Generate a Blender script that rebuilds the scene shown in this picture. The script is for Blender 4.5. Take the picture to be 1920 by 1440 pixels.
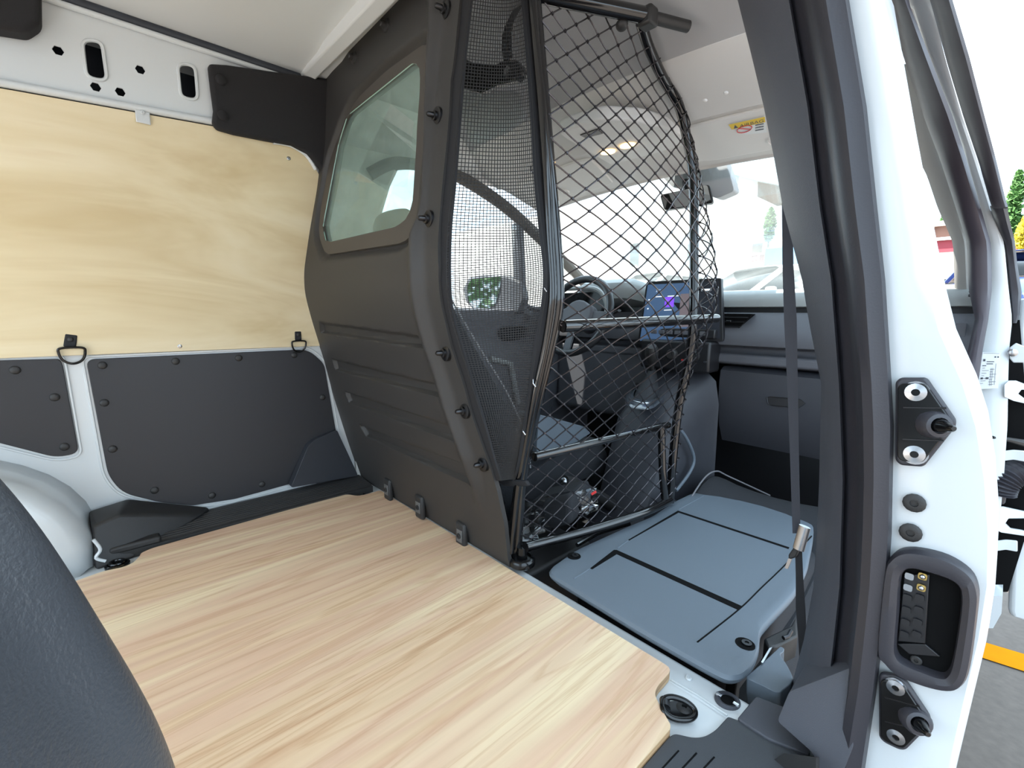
import bpy, bmesh, math, random
import numpy as np
from mathutils import Vector, Matrix
random.seed(7)
for o in list(bpy.data.objects): bpy.data.objects.remove(o)
scene = bpy.context.scene
COL = scene.collection

# ------------------------------------------------------------------ camera
# metres; x = forward in the van, y = towards its left side, z = up, z 0 = cargo floor board, x 0 = partition foot
FPX = 862.415
RC = np.array([[0.73329358, -0.09829254, 0.67276972],
               [-0.67986618, -0.11750774, 0.72386042],
               [0.00790556, -0.98819558, -0.15299344]])
CAM = np.array([-.7377, -.917, .64])
cd = bpy.data.cameras.new('camera'); cam = bpy.data.objects.new('camera', cd); COL.objects.link(cam)
cd.sensor_width = 36; cd.lens = FPX/1920*36; cd.clip_start = .01; cd.clip_end = 500
M = Matrix.Identity(4)
for i in range(3):
    M[i][0] = RC[i][0]; M[i][1] = -RC[i][1]; M[i][2] = -RC[i][2]; M[i][3] = CAM[i]
cam.matrix_world = M
scene.camera = cam

# ------------------------------------------------------------------ light
w = bpy.data.worlds.new('sky'); scene.world = w; w.use_nodes = True
bg = w.node_tree.nodes['Background']
bg.inputs[0].default_value = (.66, .84, 1, 1); bg.inputs[1].default_value = 1.3
sd = bpy.data.lights.new('sun', 'SUN'); sd.energy = 8.0; sd.angle = .01; sd.color = (1, .95, .88)
sun = bpy.data.objects.new('sun', sd); COL.objects.link(sun)
sun.rotation_euler = Vector((-.32, .30, .90)).to_track_quat('Z', 'Y').to_euler()
vs = scene.view_settings
vs.view_transform = 'Standard'; vs.look = 'None'; vs.gamma = 1; vs.use_curve_mapping = False
vs.exposure = 1.6

# ------------------------------------------------------------------ pixel helpers
def ray(u, v): return RC @ np.array([u-960, v-720, FPX])
def P(u, v, x=None, y=None, z=None):
    r = ray(u, v)
    for ax, val in enumerate((x, y, z)):
        if val is not None: return Vector(CAM+(val-CAM[ax])/r[ax]*r)
def solve(u, v, fn, t0=.2, t1=8):
    """first point of the ray where fn(p) changes sign"""
    r = ray(u, v)/FPX; n = 400; prev = None
    for i in range(n+1):
        t = t0+(t1-t0)*i/n; s = fn(CAM+t*r)
        if prev is not None and (s > 0) != (prev > 0):
            a, b = t-(t1-t0)/n, t
            for k in range(30):
                m = (a+b)/2
                if (fn(CAM+m*r) > 0) == (prev > 0): a = m
                else: b = m
            return Vector(CAM+a*r)
        prev = s
    raise RuntimeError('no hit')
ZG = [-.05, 0, .17, .34, .48, .61, .70, .77, .90, 1.04, 1.16, 1.40]
XG = [.01, 0, -.047, -.09, -.118, -.155, -.176, -.177, -.155, -.127, -.110, -.098]
_zz = np.linspace(-.05, 1.4, 300); _xx = np.interp(_zz, ZG, XG)
_k = np.hanning(25); _k /= _k.sum(); _xx = np.convolve(np.pad(_xx, 12, mode='edge'), _k, mode='valid')
def g(z): return float(np.interp(z, _zz, _xx))
def SG(u, v): return solve(u, v, lambda p: p[0]-g(p[2]))
def yw(z): return .745 if z < .56 else .745-(z-.56)*.10
def SW(u, v, off=0): return solve(u, v, lambda p: p[1]-(yw(p[2])-off))

# ------------------------------------------------------------------ materials
def lin(c):
    return tuple(((x/255)/12.92 if x <= 10 else ((x/255+.055)/1.055)**2.4) for x in c)
def mat(name, rgb, rough=.5, metal=0, bump=0, bscale=300, var=0, vscale=6, coat=0, spec=.5):
    m = bpy.data.materials.new(name); m.use_nodes = True; nt = m.node_tree; b = nt.nodes['Principled BSDF']
    c = lin(rgb)+(1,)
    b.inputs['Base Color'].default_value = c; b.inputs['Roughness'].default_value = rough
    b.inputs['Metallic'].default_value = metal; b.inputs['Specular IOR Level'].default_value = spec
    if coat: b.inputs['Coat Weight'].default_value = coat; b.inputs['Coat Roughness'].default_value = .08
    tc = nt.nodes.new('ShaderNodeTexCoord')
    if bump:
        n = nt.nodes.new('ShaderNodeTexNoise'); n.inputs['Scale'].default_value = bscale; n.inputs['Detail'].default_value = 3
        bp = nt.nodes.new('ShaderNodeBump'); bp.inputs['Strength'].default_value = bump; bp.inputs['Distance'].default_value = .002
        nt.links.new(tc.outputs['Object'], n.inputs['Vector']); nt.links.new(n.outputs['Fac'], bp.inputs['Height'])
        nt.links.new(bp.outputs['Normal'], b.inputs['Normal'])
    if var:
        n = nt.nodes.new('ShaderNodeTexNoise'); n.inputs['Scale'].default_value = vscale; n.inputs['Detail'].default_value = 4
        mx = nt.nodes.new('ShaderNodeMix'); mx.data_type = 'RGBA'
        mx.inputs[6].default_value = tuple(x*(1-var) for x in c[:3])+(1,); mx.inputs[7].default_value = tuple(min(1, x*(1+var)) for x in c[:3])+(1,)
        nt.links.new(tc.outputs['Object'], n.inputs['Vector']); nt.links.new(n.outputs['Fac'], mx.inputs[0])
        nt.links.new(mx.outputs[2], b.inputs['Base Color'])
    return m
def wood(name, ramp, scale, rough=.45, dist=.6, detail=6, fine=.15):
    m = bpy.data.materials.new(name); m.use_nodes = True; nt = m.node_tree; b = nt.nodes['Principled BSDF']
    b.inputs['Roughness'].default_value = rough
    tc = nt.nodes.new('ShaderNodeTexCoord'); mp = nt.nodes.new('ShaderNodeMapping'); mp.inputs['Scale'].default_value = scale
    n = nt.nodes.new('ShaderNodeTexNoise'); n.inputs['Scale'].default_value = 1; n.inputs['Detail'].default_value = detail
    n.inputs['Distortion'].default_value = dist; n.inputs['Roughness'].default_value = .62
    cr = nt.nodes.new('ShaderNodeValToRGB'); el = cr.color_ramp.elements
    while len(el) < len(ramp): el.new(.5)
    for e, (p, c) in zip(el, ramp): e.position = p; e.color = lin(c)+(1,)
    mp2 = nt.nodes.new('ShaderNodeMapping'); mp2.inputs['Scale'].default_value = tuple(s*7 for s in scale)
    n2 = nt.nodes.new('ShaderNodeTexNoise'); n2.inputs['Scale'].default_value = 1; n2.inputs['Detail'].default_value = 4
    mx = nt.nodes.new('ShaderNodeMix'); mx.data_type = 'RGBA'; mx.blend_type = 'OVERLAY'; mx.inputs[0].default_value = fine
    nt.links.new(tc.outputs['Object'], mp.inputs['Vector']); nt.links.new(mp.outputs['Vector'], n.inputs['Vector'])
    nt.links.new(tc.outputs['Object'], mp2.inputs['Vector']); nt.links.new(mp2.outputs['Vector'], n2.inputs['Vector'])
    nt.links.new(n.outputs['Fac'], cr.inputs['Fac']); nt.links.new(cr.outputs['Color'], mx.inputs[6]); nt.links.new(n2.outputs['Fac'], mx.inputs[7])
    nt.links.new(mx.outputs[2], b.inputs['Base Color'])
    return m
def streaky(name):
    m = bpy.data.materials.new(name); m.use_nodes = True; nt = m.node_tree; b = nt.nodes['Principled BSDF']; b.inputs['Roughness'].default_value = .42
    tc = nt.nodes.new('ShaderNodeTexCoord')
    def nz(scale, detail, dist, rough=.55):
        mp = nt.nodes.new('ShaderNodeMapping'); mp.inputs['Scale'].default_value = scale; n = nt.nodes.new('ShaderNodeTexNoise')
        n.inputs['Scale'].default_value = 1; n.inputs['Detail'].default_value = detail; n.inputs['Distortion'].default_value = dist; n.inputs['Roughness'].default_value = rough
        nt.links.new(tc.outputs['Object'], mp.inputs['Vector']); nt.links.new(mp.outputs['Vector'], n.inputs['Vector']); return n.outputs['Fac']
    def ramp(src, stops):
        cr = nt.nodes.new('ShaderNodeValToRGB'); el = cr.color_ramp.elements
        while len(el) < len(stops): el.new(.5)
        for e, (p, c) in zip(el, stops): e.position = p; e.color = tuple(c)+(1,)
        nt.links.new(src, cr.inputs['Fac']); return cr.outputs['Color']
    def mul(a_, c_, f_):
        mx = nt.nodes.new('ShaderNodeMix'); mx.data_type = 'RGBA'; mx.blend_type = 'MULTIPLY'; mx.inputs[0].default_value = f_
        nt.links.new(a_, mx.inputs[6]); nt.links.new(c_, mx.inputs[7]); return mx.outputs[2]
    base = ramp(nz((.45, 7.5, 4), 3, .7), [(.30, lin((214, 172, 136))), (.42, lin((232, 200, 164))), (.50, lin((226, 188, 158))), (.60, lin((243, 219, 182))), (.72, lin((226, 190, 152)))])
    g_ = (1, 1, 1); d_ = (.80, .70, .62)
    lines = ramp(nz((.55, 9, 4), 5, 1.2), [(.36, g_), (.385, d_), (.41, g_), (.48, g_), (.50, (.86, .78, .72)), (.53, g_), (.61, g_), (.625, d_), (.65, g_)])
    fine = ramp(nz((2.2, 70, 20), 4, .3), [(.3, (.86, .83, .80)), (.6, g_)])
    nt.links.new(mul(mul(base, lines, .75), fine, .6), b.inputs['Base Color'])
    return m
def glass(name, tint=(1, 1, 1), refl=1.0, rough=.0):
    m = bpy.data.materials.new(name); m.use_nodes = True; nt = m.node_tree; nt.nodes.remove(nt.nodes['Principled BSDF'])
    out = nt.nodes['Material Output']
    t = nt.nodes.new('ShaderNodeBsdfTransparent'); t.inputs[0].default_value = tuple(tint)+(1,)
    gl = nt.nodes.new('ShaderNodeBsdfGlossy'); gl.inputs['Roughness'].default_value = rough
    fr = nt.nodes.new('ShaderNodeFresnel'); fr.inputs[0].default_value = 1.5
    mu = nt.nodes.new('ShaderNodeMath'); mu.operation = 'MULTIPLY'; mu.inputs[1].default_value = refl; mu.use_clamp = True
    mx = nt.nodes.new('ShaderNodeMixShader')
    nt.links.new(fr.outputs[0], mu.inputs[0]); nt.links.new(mu.outputs[0], mx.inputs[0])
    nt.links.new(t.outputs[0], mx.inputs[1]); nt.links.new(gl.outputs[0], mx.inputs[2]); nt.links.new(mx.outputs[0], out.inputs[0])
    return m
def hazy(name, tint, refl):
    m = glass(name, tint, refl, .02); nt = m.node_tree; out = nt.nodes['Material Output']; src = out.inputs[0].links[0].from_socket
    d = nt.nodes.new('ShaderNodeBsdfDiffuse'); d.inputs[0].default_value = (.62, .74, .68, 1)
    tr_ = nt.nodes.new('ShaderNodeBsdfTranslucent'); tr_.inputs[0].default_value = (.62, .78, .70, 1)
    ad = nt.nodes.new('ShaderNodeMixShader'); ad.inputs[0].default_value = .5
    tc = nt.nodes.new('ShaderNodeTexCoord'); n = nt.nodes.new('ShaderNodeTexNoise'); n.inputs['Scale'].default_value = 9; n.inputs['Detail'].default_value = 5; n.inputs['Distortion'].default_value = 2.5
    mr = nt.nodes.new('ShaderNodeMapRange'); mr.inputs[3].default_value = .05; mr.inputs[4].default_value = .26
    mx = nt.nodes.new('ShaderNodeMixShader')
    nt.links.new(tc.outputs['Object'], n.inputs['Vector']); nt.links.new(n.outputs['Fac'], mr.inputs[0]); nt.links.new(mr.outputs[0], mx.inputs[0])
    nt.links.new(d.outputs[0], ad.inputs[1]); nt.links.new(tr_.outputs[0], ad.inputs[2])
    nt.links.new(src, mx.inputs[1]); nt.links.new(ad.outputs[0], mx.inputs[2]); nt.links.new(mx.outputs[0], out.inputs[0])
    return m
def emit(name, rgb, s):
    m = bpy.data.materials.new(name); m.use_nodes = True; nt = m.node_tree; b = nt.nodes['Principled BSDF']
    b.inputs['Base Color'].default_value = lin(rgb)+(1,); b.inputs['Emission Color'].default_value = lin(rgb)+(1,); b.inputs['Emission Strength'].default_value = s
    return m
MT = dict(
    white=mat('white_paint', (208, 212, 214), .28, coat=.4, bump=.04, bscale=120),
    ceil=mat('painted_roof', (212, 214, 214), .55, var=.03, vscale=3),
    black=mat('black_plastic', (44, 43, 43), .48, bump=.25, bscale=900),
    blackg=mat('black_gloss', (14, 14, 15), .16),
    part=mat('partition_plastic', (52, 50, 49), .5, bump=.3, bscale=1100),
    panel=mat('black_board', (42, 42, 46), .42, bump=.15, bscale=700),
    felt=mat('black_felt', (33, 32, 34), .9, bump=.5, bscale=700),
    rubber=mat('rubber', (52, 51, 57), .42, bump=.1, bscale=400),
    trim=mat('pillar_trim', (74, 75, 82), .5, bump=.3, bscale=900),
    seatp=mat('seat_plastic', (104, 114, 124), .45, bump=.3, bscale=1000),
    slot=mat('slot_dark', (12, 12, 13), .9, spec=.15),  # near-black, also stands in for shade in flush slots and the door gap
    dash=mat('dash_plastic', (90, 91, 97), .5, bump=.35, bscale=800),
    dasht=mat('dash_top', (156, 160, 160), .42, bump=.35, bscale=800),  # base colour lightened to carry the sky's reflection on the dash top
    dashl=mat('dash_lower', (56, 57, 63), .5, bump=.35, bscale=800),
    dashd=mat('dash_dark', (30, 30, 33), .4),
    liner=mat('headliner', (226, 224, 222), .9, bump=.3, bscale=900),
    linerd=mat('headliner_grey', (182, 182, 184), .9, bump=.3, bscale=900),
    visor=mat('visor', (232, 230, 228), .8, bump=.1, bscale=900),
    fabric=mat('seat_fabric', (42, 43, 47), .9, bump=.6, bscale=500),
    metal=mat('steel', (190, 192, 196), .25, 1.0),
    metald=mat('dark_steel', (70, 70, 72), .35, 1.0),
    brass=mat('brass', (212, 180, 110), .25, 1.0),
    tube=mat('black_tube', (18, 17, 18), .12, coat=.6),
    wire=mat('wire_black', (86, 83, 86), .27, .85),
    net=mat('net_black', (20, 19, 20), .6),
    strap=mat('webbing', (26, 26, 30), .7, bump=.4, bscale=1500),
    beltm=mat('belt_webbing', (48, 49, 57), .6, bump=.3, bscale=1500),
    glass=glass('clear_glass', (.96, .98, .97), .5),
    glassp=hazy('partition_glass', (.84, .93, .88), .4),
    glassc=glass('car_glass', (.10, .13, .14), 1.5),
    mirror=mat('mirror_glass', (225, 230, 232), .03, 1.0),
    film=glass('clear_film', (.86, .86, .88), 3.0, .12),
    asphalt=mat('asphalt', (106, 97, 90), .9, bump=.6, bscale=60, var=.25, vscale=40),
    yellow=mat('road_paint', (208, 132, 0), .9, var=.1, vscale=20, spec=.1),
    wallw=mat('render_white', (232, 230, 224), .9),
    brick=mat('brown_wall', (128, 96, 84), .9, var=.1, vscale=2), redw=mat('red_cladding', (150, 62, 72), .8),
    cyan=mat('pale_blue_metal', (190, 220, 226), .5), grey=mat('grey_wall', (120, 122, 118), .8),
    carw=mat('car_white', (235, 236, 236), .2, coat=.5), carb=mat('car_blue', (52, 72, 130), .2, coat=.5), tyre=mat('tyre', (24, 24, 25), .8),
    blue=mat('blue_tarp', (30, 130, 196), .6), leaf=mat('leaf_green', (70, 110, 50), .7, var=.35, vscale=3), leafy=mat('leaf_yellow', (190, 170, 40), .7, var=.3, vscale=3),
    bark=mat('bark', (80, 62, 48), .9), paper=mat('sticker_white', (232, 236, 238), .5), yel=mat('sticker_yellow', (236, 200, 60), .5), ink=mat('ink', (70, 74, 84), .6),
    redk=mat('ink_red', (214, 60, 60), .6),
    screen=emit('screen_glow', (74, 100, 134), .14), screend=emit('screen_dark', (30, 34, 44), .08), scw=emit('screen_white', (225, 232, 240), .3), scp=emit('screen_purple', (120, 70, 230), .35),
    scr=emit('screen_sand', (120, 108, 112), .15),
    lamp=emit('warm_lamp', (255, 206, 128), 2.2), lampw=emit('tail', (255, 190, 60), .2),
    floorw=streaky('floor_ply'),
    wallply=wood('wall_ply', [(.32, (206, 184, 142)), (.5, (222, 204, 166)), (.62, (228, 212, 178)), (.75, (216, 194, 156))], (1.3, 1, 6), .6, .9, 4, .06),
    plyedge=wood('ply_edge', [(.4, (176, 136, 98)), (.6, (222, 192, 150))], (.5, .5, 260), .6, 0, 2),
)

# ------------------------------------------------------------------ mesh helpers
def catmull(pts, n=6, closed=False):
    pts = [Vector(p) for p in pts]; out = []; m = len(pts)
    for i in range(m if closed else m-1):
        if closed: a, b, c, d = pts[i-1], pts[i], pts[(i+1) % m], pts[(i+2) % m]
        else: a, b, c, d = pts[max(i-1, 0)], pts[i], pts[i+1], pts[min(i+2, m-1)]
        for k in range(n):
            t = k/n
            out.append(.5*((2*b)+(c-a)*t+(2*a-5*b+4*c-d)*t*t+(3*b-3*c+d-a)*t**3))
    if not closed: out.append(pts[-1])
    return out
class MB:
    def __init__(s): s.v = []; s.f = []; s.sm = []
    def add(s, vs_, fs, smooth=True):
        k = len(s.v); s.v += [tuple(p) for p in vs_]; s.f += [tuple(i+k for i in f) for f in fs]; s.sm += [smooth]*len(fs); return s
    def grid(s, rows, cu=False, cv=False, smooth=True, caps=False):
        n = len(rows); m = len(rows[0]); v = [p for r in rows for p in r]; f = []
        for i in range(n if cu else n-1):
            for j in range(m if cv else m-1):
                f.append((i*m+j, i*m+(j+1) % m, ((i+1) % n)*m+(j+1) % m, ((i+1) % n)*m+j))
        if caps: f += [tuple(range(m-1, -1, -1)), tuple((n-1)*m+j for j in range(m))]
        return s.add(v, f, smooth)
    def tube(s, path, r, n=8, closed=False, caps=True, flat=1.0, up=None):
        path = [Vector(p) for p in path]; m = len(path); rows = []; nrm = None
        for i, p in enumerate(path):
            a = path[i-1] if (i > 0 or closed) else p; b = path[(i+1) % m] if (i < m-1 or closed) else p
            t = (b-a).normalized()
            if nrm is None:
                nrm = Vector(up) if up else Vector((0, 0, 1)) if abs(t.z) < .9 else Vector((1, 0, 0))
            nrm = (nrm-t*nrm.dot(t)).normalized(); bi = t.cross(nrm)
            rr = r[i] if isinstance(r, (list, tuple)) else r
            rows.append([p+(nrm*math.cos(2*math.pi*k/n)*flat+bi*math.sin(2*math.pi*k/n))*rr for k in range(n)])
        return s.grid(rows, cu=closed, cv=True, caps=caps and not closed)
    def ribbon(s, path, wvec, th):
        """flat band: path, half-width vector(s), thickness vector"""
        rows = []
        for i, p in enumerate(path):
            wv = Vector(wvec[i] if isinstance(wvec, list) else wvec); t = Vector(th)
            p = Vector(p); rows.append([p-wv-t, p+wv-t, p+wv+t, p-wv+t])
        return s.grid(rows, cv=True, caps=True, smooth=False)
    def prism(s, poly, vec, smooth=False):
        poly = [Vector(p) for p in poly]; vec = Vector(vec); n = len(poly)
        v = poly+[p+vec for p in poly]
        f = [tuple(range(n)), tuple(range(2*n-1, n-1, -1))]+[(i, i+n, (i+1) % n+n, (i+1) % n) for i in range(n)]
        return s.add(v, f, smooth)
    def box(s, c, size, rot=None):
        h = Vector(size)/2; c = Vector(c); v = []
        for x in (-1, 1):
            for y in (-1, 1):
                for z in (-1, 1):
                    p = Vector((x*h.x, y*h.y, z*h.z))
                    if rot is not None: p = rot @ p
                    v.append(c+p)
        return s.add(v, [(0, 1, 3, 2), (4, 6, 7, 5), (0, 4, 5, 1), (2, 3, 7, 6), (0, 2, 6, 4), (1, 5, 7, 3)], False)
    def lathe(s, c, axis, prof, n=20):
        """prof: list of (radius, height along axis)"""
        axis = Vector(axis).normalized(); c = Vector(c)
        u = axis.orthogonal().normalized(); w_ = axis.cross(u)
        rows = [[c+axis*h+(u*math.cos(2*math.pi*k/n)+w_*math.sin(2*math.pi*k/n))*max(r, 1e-5) for k in range(n)] for r, h in prof]
        return s.grid(rows, cv=True, caps=True)
    def build(s, name, m, parent=None, label=None, cat=None, kind=None, group=None, bevel=0, seg=2, sub=0, flat=False, sol=0):
        me = bpy.data.meshes.new(name); me.from_pydata([tuple(p) for p in s.v], [], s.f)
        me.polygons.foreach_set('use_smooth', [False if flat else x for x in s.sm])
        bm = bmesh.new(); bm.from_mesh(me); bmesh.ops.recalc_face_normals(bm, faces=bm.faces); bm.to_mesh(me); bm.free()
        if not flat: me.set_sharp_from_angle(angle=math.radians(38))
        me.materials.append(MT[m] if isinstance(m, str) else m)
        o = bpy.data.objects.new(name, me); COL.objects.link(o)
        if sol:
            md = o.modifiers.new('sol', 'SOLIDIFY'); md.thickness = sol; md.offset = 0
        if bevel:
            md = o.modifiers.new('bevel', 'BEVEL'); md.width = bevel; md.segments = seg; md.limit_method = 'ANGLE'; md.angle_limit = .6
            md.harden_normals = False
            me.polygons.foreach_set('use_smooth', [True]*len(me.polygons))
        if sub:
            md = o.modifiers.new('sub', 'SUBSURF'); md.levels = sub; md.render_levels = sub
        if parent is not None: attach(o, parent)
        tag(o, label, cat, kind, group)
        return o
def wpos(o):
    p = o.location.copy()
    while o.parent is not None: o = o.parent; p += o.location
    return p
def attach(o, parent):
    o.parent = parent; o.location = o.location-wpos(parent)
def tag(o, label=None, cat=None, kind=None, group=None):
    for k, v in (('label', label), ('category', cat), ('kind', kind), ('group', group)):
        if v: o[k] = v
    return o
def T(name, label, cat, loc=(0, 0, 0), kind=None, group=None):
    o = bpy.data.objects.new(name, None); COL.objects.link(o); o.location = loc; o.empty_display_size = .05
    return tag(o, label, cat, kind, group)
def rrect(w_, h, r, n=5):
    out = []
    for cx, cy, a0 in ((w_/2-r, h/2-r, 0), (-w_/2+r, h/2-r, 90), (-w_/2+r, -h/2+r, 180), (w_/2-r, -h/2+r, 270)):
        for k in range(n+1):
            a = math.radians(a0+90*k/n); out.append((cx+r*math.cos(a), cy+r*math.sin(a)))
    return out
def roundpoly(pts, r, n=4):
    """round the corners of a 3D polygon; r = radius-like cut length (one or a list)"""
    pts = [Vector(p) for p in pts]; out = []; m = len(pts)
    for i, p in enumerate(pts):
        q = (r[i] if i < len(r) else 0) if isinstance(r, (list, tuple)) else r
        a = pts[i-1]-p; b = pts[(i+1) % m]-p
        c = min(q, a.length*.45, b.length*.45)
        if c < 1e-5: out.append(p); continue
        p0 = p+a.normalized()*c; p1 = p+b.normalized()*c
        for k in range(n+1):
            t = k/n; out.append(p0*(1-t)**2+p*2*t*(1-t)+p1*t*t)
    return out
def plate_holes(outer, holes, to3d, depth):
    """2D outline with holes -> solid plate; to3d(a, b, d) gives the point at depth d"""
    bm = bmesh.new(); edges = []
    for lp in [outer]+holes:
        vv = [bm.verts.new((a, b, 0)) for a, b in lp]
        edges += [bm.edges.new((vv[i], vv[(i+1) % len(vv)])) for i in range(len(vv))]
    bmesh.ops.triangle_fill(bm, use_beauty=True, use_dissolve=False, edges=edges)
    bm.verts.index_update(); V = [v.co.copy() for v in bm.verts]; F = [tuple(v.index for v in f.verts) for f in bm.faces]
    E = [tuple(v.index for v in e.verts) for e in bm.edges if len(e.link_faces) == 1]
    bm.free(); n = len(V); mb = MB()
    v = [to3d(p.x, p.y, 0) for p in V]+[to3d(p.x, p.y, depth) for p in V]
    mb.add(v, F+[tuple(i+n for i in reversed(f)) for f in F]+[(a, b, b+n, a+n) for a, b in E], False)
    return mb
def text(name, body, m, parent, origin, right, up, size):
    cu = bpy.data.curves.new('txt', 'FONT'); cu.body = body; cu.size = size
    o = bpy.data.objects.new('txt', cu); COL.objects.link(o)
    bpy.context.view_layer.update()
    dg = bpy.context.evaluated_depsgraph_get(); me = bpy.data.meshes.new_from_object(o.evaluated_get(dg))
    bpy.data.objects.remove(o)
    r = Vector(right).normalized(); u = Vector(up).normalized(); o0 = Vector(origin)
    for v in me.vertices: v.co = o0+r*v.co.x+u*v.co.y
    me.materials.clear(); me.materials.append(MT[m])
    ob = bpy.data.objects.new(name, me); COL.objects.link(ob); attach(ob, parent)
    return ob
def copy_tree(o, delta, parent=None):
    c = o.copy(); COL.objects.link(c)
    if parent is None: c.location = o.location+Vector(delta)
    else: c.parent = parent
    for ch in list(o.children): copy_tree(ch, delta, c)
    return c
def screw(mb, c, axis, r, h=.003):
    mb.lathe(c, axis, [(r, 0), (r, h*.6), (r*.8, h), (r*.38, h), (r*.36, h*.3), (0, h*.3)], 14)
def dome(mb, c, axis, r, h):
    mb.lathe(c, axis, [(r, 0), (r*.97, h*.35), (r*.8, h*.7), (r*.45, h*.95), (0, h)], 14)

# ================================================================== SETTING: cargo shell
INW = Vector((0, -1, 0))
def wgrid(zs, offs, x0, x1, th):
    mb = MB(); rows = []
    for z, of in zip(zs, offs): rows.append([Vector((x, yw(z)+of, z)) for x in (x0, x1)]+[Vector((x, yw(z)+of+th, z)) for x in (x1, x0)])
    return mb.grid(rows, cv=True, caps=True, smooth=False)
wl = wgrid([-.05, .2, .56, .8, 1.10, 1.1001, 1.39], [0, 0, 0, 0, 0, .11, .11], -1.9, .02, .03)
wall = wl.build('wall_left', 'white', label='white painted metal side wall of the cargo bay behind the wooden lining', kind='structure')
# rail with slots
def xz(p): return (p.x, p.z)
ovals = [[(155, 77), (190, 80), (200, 150), (163, 143)], [(334, 121), (365, 125), (370, 186), (340, 181)]]
holes = []
for ov in ovals: holes.append([xz(p) for p in roundpoly([SW(*q) for q in ov], .02, 5)])
for hx, hy in ((327, 288), (788, 395), (538, 492), (676, 520)):
    c = SW(hx/3, hy/3); holes.append([(c.x+.0105*math.cos(math.radians(60*k)), c.z+.0105*math.sin(math.radians(60*k))) for k in range(6)])
ra, rb_ = SW(0, 164), SW(397, 235)
def zr(x): return ra.z+(rb_.z-ra.z)*(x-ra.x)/(rb_.x-ra.x)
rl = plate_holes([(-1.9, zr(-1.9)), (-.13, zr(-.13)), (-.13, 1.372), (-1.9, 1.372)], holes, lambda a, b, d: Vector((a, yw(b)-.004+d, b)), .004)
rail = rl.build('roof_rail', 'white', wall)
lip = MB()
for ov in ovals:
    lp = roundpoly([SW(*q, .005) for q in ov], .02, 5); c = sum(lp, Vector())/len(lp)
    lip.tube([c+(p-c)*1.08 for p in lp], .004, 6, closed=True)
lip.build('slot_rim', 'white', wall)
MB().tube([Vector((x, yw(zr(x))-.008, zr(x)+.008)) for x in (-1.9, -.13)], .009, 10).build('rail_flange', 'white', wall)
MB().tube([Vector((x, yw(1.33)-.010, 1.335)) for x in (-1.9, -.13)], .007, 10).build('rail_crease', 'white', wall)
MB().box((-1.0, .79, 1.24), (1.8, .02, .27)).build('rail_cavity_shade', mat('cavity_shade', (44, 50, 60), .7), wall)  # shade behind the slots, painted as a dark box
# ceiling
a, b = P(77, 7, y=.672), P(547, 142, y=.672)
ZC = 1.362
cl = MB()
sec = [(.69, 1.358), (.60, 1.366), (.52, 1.368), (.47, 1.378), (0, 1.39), (-.47, 1.378), (-.52, 1.368), (-.69, 1.358)]
cl.grid([[Vector((x, y, z)) for y, z in sec]+[Vector((x, y, z+.03)) for y, z in reversed(sec)] for x in (-1.9, -.9, -.07)], cv=True, caps=True, smooth=False)
ceil = cl.build('ceiling', 'ceil', label='light grey painted roof skin over the cargo bay', kind='structure')
for xx in (-.46, -1.05):
    MB().box((xx, .0, 1.384), (.05, .9, .006)).build('roof_bow', 'ceil', ceil, bevel=.003)
MB().box((-.5, 0, 1.42), (2.8, 1.72, .03)).build('roof_light_block', 'white', ceil)  # unseen slab added above the ceiling to block light
bw = MB(); bw.grid([[Vector((x, y, z)) for x, z in ((-.172, 1.40), (-.170, 1.352), (-.135, 1.346), (-.125, 1.36), (-.125, 1.40))] for y in (.665, -.66)], cv=True, caps=True)
bw.build('roof_flange', 'ceil', ceil, bevel=.004)
MB().tube([Vector((x, .668, 1.352)) for x in (-1.9, -.12)], .0135, 10).build('roof_seal', mat('seal_grey', (52, 56, 64), .5), ceil)
# floor pan
fl = MB(); fl.box((-.935, 0, -.045), (1.93, 1.49, .05)); fl.box((-.2, -.77, -.045), (.46, .10, .05))
floor = fl.build('floor', 'white', label='white painted metal cargo floor pan', kind='structure', bevel=.004)
sill = MB(); sill.grid([[Vector((x, y, z)) for x, z in ((-.02, -.018), (.032, -.016), (.040, -.024), (.040, -.07), (-.02, -.07))] for y in (.7, -.70)], cv=True, caps=True, smooth=False)
sill.build('floor_edge', 'white', floor, bevel=.004)
sc_ = MB(); screw(sc_, P(1291, 1272, z=-.016), (0, 0, 1), .006); sc_.build('rivet', 'white', floor)
# wheel arch housing, left
wh = MB(); rows = []
for k in range(21):
    a_ = math.pi*k/20; cx, r1, r2 = -1.19, .42, .34
    ex = cx+r1*math.cos(a_); ez = -.02+r2*math.sin(a_)**.8
    ix = cx+(r1-.035)*math.cos(a_); iz = -.02+(r2-.03)*math.sin(a_)**.8
    rows.append([Vector((ex+.012*math.cos(a_), .743, ez+.01)), Vector((ex, .70, ez)), Vector((ex, .64, ez)), Vector((ex*.5+ix*.5, .61, ez*.5+iz*.5+.008)), Vector((ix, .595, iz)), Vector((cx+(ix-cx)*.3, .59, -.02+(iz+.02)*.3))])
wh.grid(rows)
for x0 in (-.80,):
    pass
whs = wh.build('trim_1', 'white', label='white painted metal wheel arch housing beside the plywood floor', kind='structure', sol=.004)
MB().tube(catmull([P(175, 1012, y=.6), P(188, 1030, y=.6), P(180, 1046, y=.6), P(198, 1052, y=.6)], 5), .004, 8).build('seam_sealant', 'white', whs)

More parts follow.
